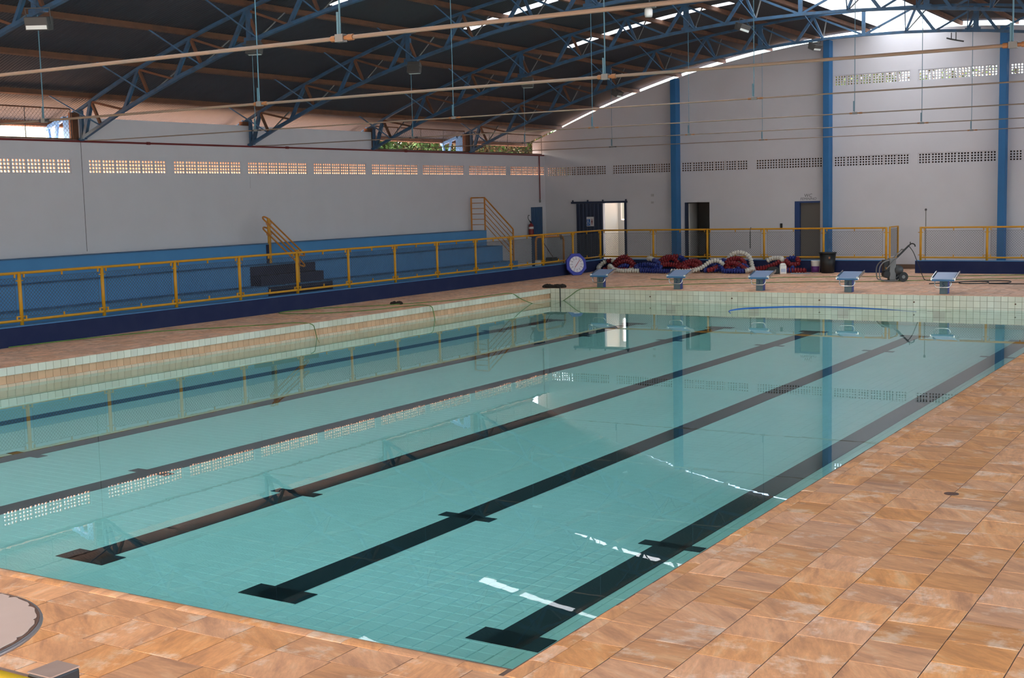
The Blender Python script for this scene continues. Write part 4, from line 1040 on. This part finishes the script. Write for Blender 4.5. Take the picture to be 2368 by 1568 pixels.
hose('floating_hose', 'blue hose floating in an arc on the water before the far wall',
     [(6.15,22.7,-.33),(5.92,23.2,-.318),(5.95,23.7,-.312),(6.25,24.15,-.31),(7.11,24.72,-.31),(8.1,24.82,-.312),(9.15,24.62,-.322),(10.0,24.4,-.34)], .014, BLUEH)
cl = thing('cloth_bundle', 'dark brown cloth bundle with a hanging cord at the far left pool corner', 'cloth', (-.02, 25.25, 0), 0)
m = MB()
for _ in range(22): m.ball((random.uniform(-.24,.24), random.uniform(-.10,.10), .03), random.uniform(.06,.10), 8, 5, (1.4,1.1,.75), .15)
m.build('heap', CLOTH, cl)
m = MB(); m.path([(.2,-.05,.04),(.30,-.2,.02),(.33,-.275,.005),(.335,-.285,-.05),(.335,-.285,-.5)], .014, 6); m.build('cord', BLACK, cl)
lp = thing('rag', 'small dark rag on the left deck near the green hose', 'rag', (-1.06, 19.35, 0))
m = MB()
for _ in range(6): m.ball((random.uniform(-.13,.13), random.uniform(-.06,.06), .03), random.uniform(.035,.065), 7, 5, (1.3,1,.9), .2)
m.build('heap', CLOTH, lp)

# wall fittings
ex = thing('fire_extinguisher', 'red fire extinguisher on the left wall beside the blue door', 'fire extinguisher', (XL+.13, 33.72, 1.10))
m = MB(); m.lathe([(.02,0),(.085,.01),(.09,.03),(.09,.38),(.07,.44),(.03,.47),(.025,.50)], (0,0,0), 16); m.build('cylinder', EXTR, ex, smooth=True)
m = MB(); m.lathe([(.0915,.28),(.0915,.36)], (0,0,0), 16); m.build('label_band', SIGNW, ex, smooth=True)
m = MB(); m.bar((0,0,.50),(0,-.08,.56),.03,.04); m.path(catmull([(0,-.05,.54),(0,-.14,.60),(0,-.20,.68),(0,-.17,.76),(0,-.10,.76)], 5), .012, 6); m.build('valve_hose', BLACK, ex)
tp = thing('shower_pipe', 'thin grey upright pipe with a knob at the right end of the gate gap', 'pipe', (8.05, 33.2, .35))
m = MB(); m.tube((0,0,0),(0,0,1.48),.013,8); m.build('pipe', GREYM, tp)
m = MB(); m.ball((0,0,1.50),.035,10,6); m.build('knob', DGREY, tp)
sw = tag(MB().box(2.96,3.04,YF-.03,YF,1.30,1.45).build('wall_switch', BLACK, bevel=.01), 'small black switch box on the wall left of the grey door', 'switch')
hk = thing('hanging_rod', 'dark iron rod hanging from the far fence rail right of the middle post', 'rod', (2.68, YFE-.05, .72))
m = MB(); m.bar((0,0,0),(0,0,.54),.025,.025); m.build('rod', DGREY, hk)
m = MB(); m.path([(0,0,.54),(0,.02,.63),(0,.06,.66),(0,.09,.62)], .01, 6); m.build('hook', DGREY, hk)
pl_ = tag(MB().box(-1.66,-1.56,YF-.015,YF,2.42,2.50).box(-1.66,-1.56,YF-.015,YF,2.18,2.25).build('wall_socket', mat('socket_grey', (.40,.39,.40), .5), bevel=.005), 'pair of small grey wall plates left of the first blue column', 'wall plate')
st = thing('scrap_stack', 'dark pile of folded metal frames inside the middle doorway', 'frames', (0.12, 36.2, 0))
for i in range(5):
    x = -.25+.13*i; m = MB(); m.path([(x,0,0),(x-.05,.1,1.1+.1*i),(x+.10,.1,1.3+.1*i),(x+.3,.1,1.25+.1*i),(x+.32,0,0)], .016, 6); m.path([(x-.02,.05,.6),(x+.3,.05,.7)], .012, 6); m.build('frame', GREYM, st)
of = thing('tube_frame', 'orange bent tube frame standing behind the left fence near the corner', 'frame', (-3.6, 31.32, 0), PI/2)
m = MB(); m.path([(-.92,0,0),(-.92,0,1.08),(-.86,0,1.17),(-.78,0,1.20),(.78,0,1.18),(.86,0,1.15),(.92,0,1.06),(.92,0,0)], .035, 8); m.build('tube', ORG, of)
m = MB(); m.path([(.62,-.04,1.24),(.66,-.04,1.10),(.68,-.04,1.06)], .014, 6); m.path([(.70,-.04,1.24),(.74,-.04,1.08)], .014, 6); m.build('clip', DGREY, of)
tb = thing('tool_crate', 'grey crate of tools behind the left fence near the corner', 'crate', (-3.5, 31.25, 0))
m = MB(); m.box(-.2,.2,-.32,.32,0,.42); m.build('crate', GREYM, tb, bevel=.01)
m = MB(); m.box(-.12,.12,-.2,.15,.42,.52); m.box(-.1,.1,.18,.3,.42,.48); m.build('tools', BLACK, tb, bevel=.01)
m = MB(); m.tube((.0,.2,.42),(-.1,-.35,1.0),.012); m.build('stick', RUST, tb)
wb = thing('paint_can', 'white paint can behind the left fence below the blue door', 'can', (-3.5, 30.35, 0))
m = MB(); m.lathe([(.10,0),(.10,.46),(.09,.47)], (0,0,0), 14); m.build('can', WHITEP, wb)

# ---------------------------------------------------------------- round table in the lower left corner
tb2 = thing('round_table', 'round table with worn pinkish top and rusty rim in the lower left corner', 'table', (12.56, -2.62, 0))
R_ = .64; m = MB(); N_ = 200
prof = [R_-.022-.006*abs(math.sin(7*i*.37))-(random.uniform(0,.02) if random.random() < .25 else 0) for i in range(N_)]
top = [(prof[i]*math.cos(2*PI*i/N_), prof[i]*math.sin(2*PI*i/N_)) for i in range(N_)]
m.prism(top, 'z', .748, .7535); m.build('worn_top', TABLET, tb2)
m = MB(); m.lathe([(.0001,.725),(R_-.012,.725),(R_-.012,.750),(.0001,.750)], (0,0,0), 64); m.build('board', TABLER, tb2)
m = MB(); m.path([((R_-.008)*math.cos(2*PI*i/64),(R_-.008)*math.sin(2*PI*i/64),.738) for i in range(64)], .011, 8, closed=True); m.build('edge_band', TABLEM, tb2, smooth=True)
m = MB(); m.lathe([(.30,0),(.30,.03),(.05,.05),(.045,.70),(.16,.725)], (0,0,0), 20); m.build('pedestal', DGREY, tb2)

# ---------------------------------------------------------------- trees outside
def crown(seed, R, H, n, mats, size):
    rd = random.Random(seed); m = MB()
    cl_ = [(rd.uniform(-.6,.6)*R, rd.uniform(-.6,.6)*R, rd.uniform(.15,.85)*H, rd.uniform(.3,.55)*R) for _ in range(16)]
    for i in range(n):
        c = rd.choice(cl_); v = Vector((rd.gauss(0,1), rd.gauss(0,1), rd.gauss(0,1))).normalized()*c[3]*rd.uniform(.6,1.05)
        p = Vector(c[:3])+v; a = Vector((rd.gauss(0,1), rd.gauss(0,1), rd.gauss(0,1))).normalized()*size*rd.uniform(.6,1.3)
        b = a.cross(Vector((rd.gauss(0,1), rd.gauss(0,1), rd.gauss(0,1)))).normalized()*size*.5
        m.mi = 1 if rd.random() < (.3 if len(mats) > 1 else 0) else 0
        m.add([p-a, p-b, p+a, p+b], [(0,1,2,3)])
    return m.mesh('foliage', mats)
CR = [crown(1, 2.2, 4.6, 9000, [LEAF], .10), crown(2, 2.2, 4.4, 8500, [LEAF, LEAFB], .095), crown(3, 2.1, 4.2, 8000, [LEAFB, LEAF], .09)]
TK = MB().path([(0,0,0),(.1,.05,1.2),(-.05,.1,2.6),(.05,0,4)], [.14,.11,.08,.04], 8).mesh('trunk', BARK)
def tree(label, x, y, z, k, s, rz):
    t = thing('tree', label, 'tree', (x,y,z), rz, 'trees outside the hall'); t.scale = (s,s,s)
    place('foliage', CR[k], t, (0,0,1.0)); place('trunk', TK, t)
tree('green tree outside filling the left part of the foliage eave bay', -14.0, 34.2, 0, 0, 1.15, .3)
tree('green and brown tree outside right of the green one in the eave bay', -14.5, 38.2, 0, 1, 1.15, 1.2)
tree('brown twiggy tree outside behind the right half of the foliage bay', -14.2, 42.0, 0, 2, 1.2, 2.0)
tree('dry tree outside behind the bay next to the far left corner', -14.6, 46.0, 0, 2, 1.2, 3.1)
tree('mixed green tree outside behind the far left corner bay', -14.2, 50.0, 0, 1, 1.2, 4.0)
tree('mixed tree outside behind the corner of the gable wall', -15.0, 54.0, 0, 1, 1.2, 5.0)
tree('bushy green tree outside seen through the left upper vent blocks', 2.6, 46.0, 0.9, 0, 1.25, .8)
tree('dry green tree outside seen through the right upper vent blocks', 6.9, 46.5, 0.9, 1, 1.25, 2.6)

# sunlit outbuilding seen through the left vent blocks
ob = thing('outbuilding', 'sunlit peach outbuilding glimpsed through the left vent blocks', 'building', (-13.2, 27.2, 0))
PEACH = mat('peach_render', (0.40, 0.22, 0.13), .85)
m = MB(); m.box(-3.7,3.7,-2.7,2.7,0,4.6); m.build('walls', PEACH, ob)
m = MB(); m.prism([(-3.9,4.6),(3.9,4.6),(3.9,4.7),(0,5.2),(-3.9,4.7)], 'y', -2.9, 2.9); m.build('roof', SOIL, ob)
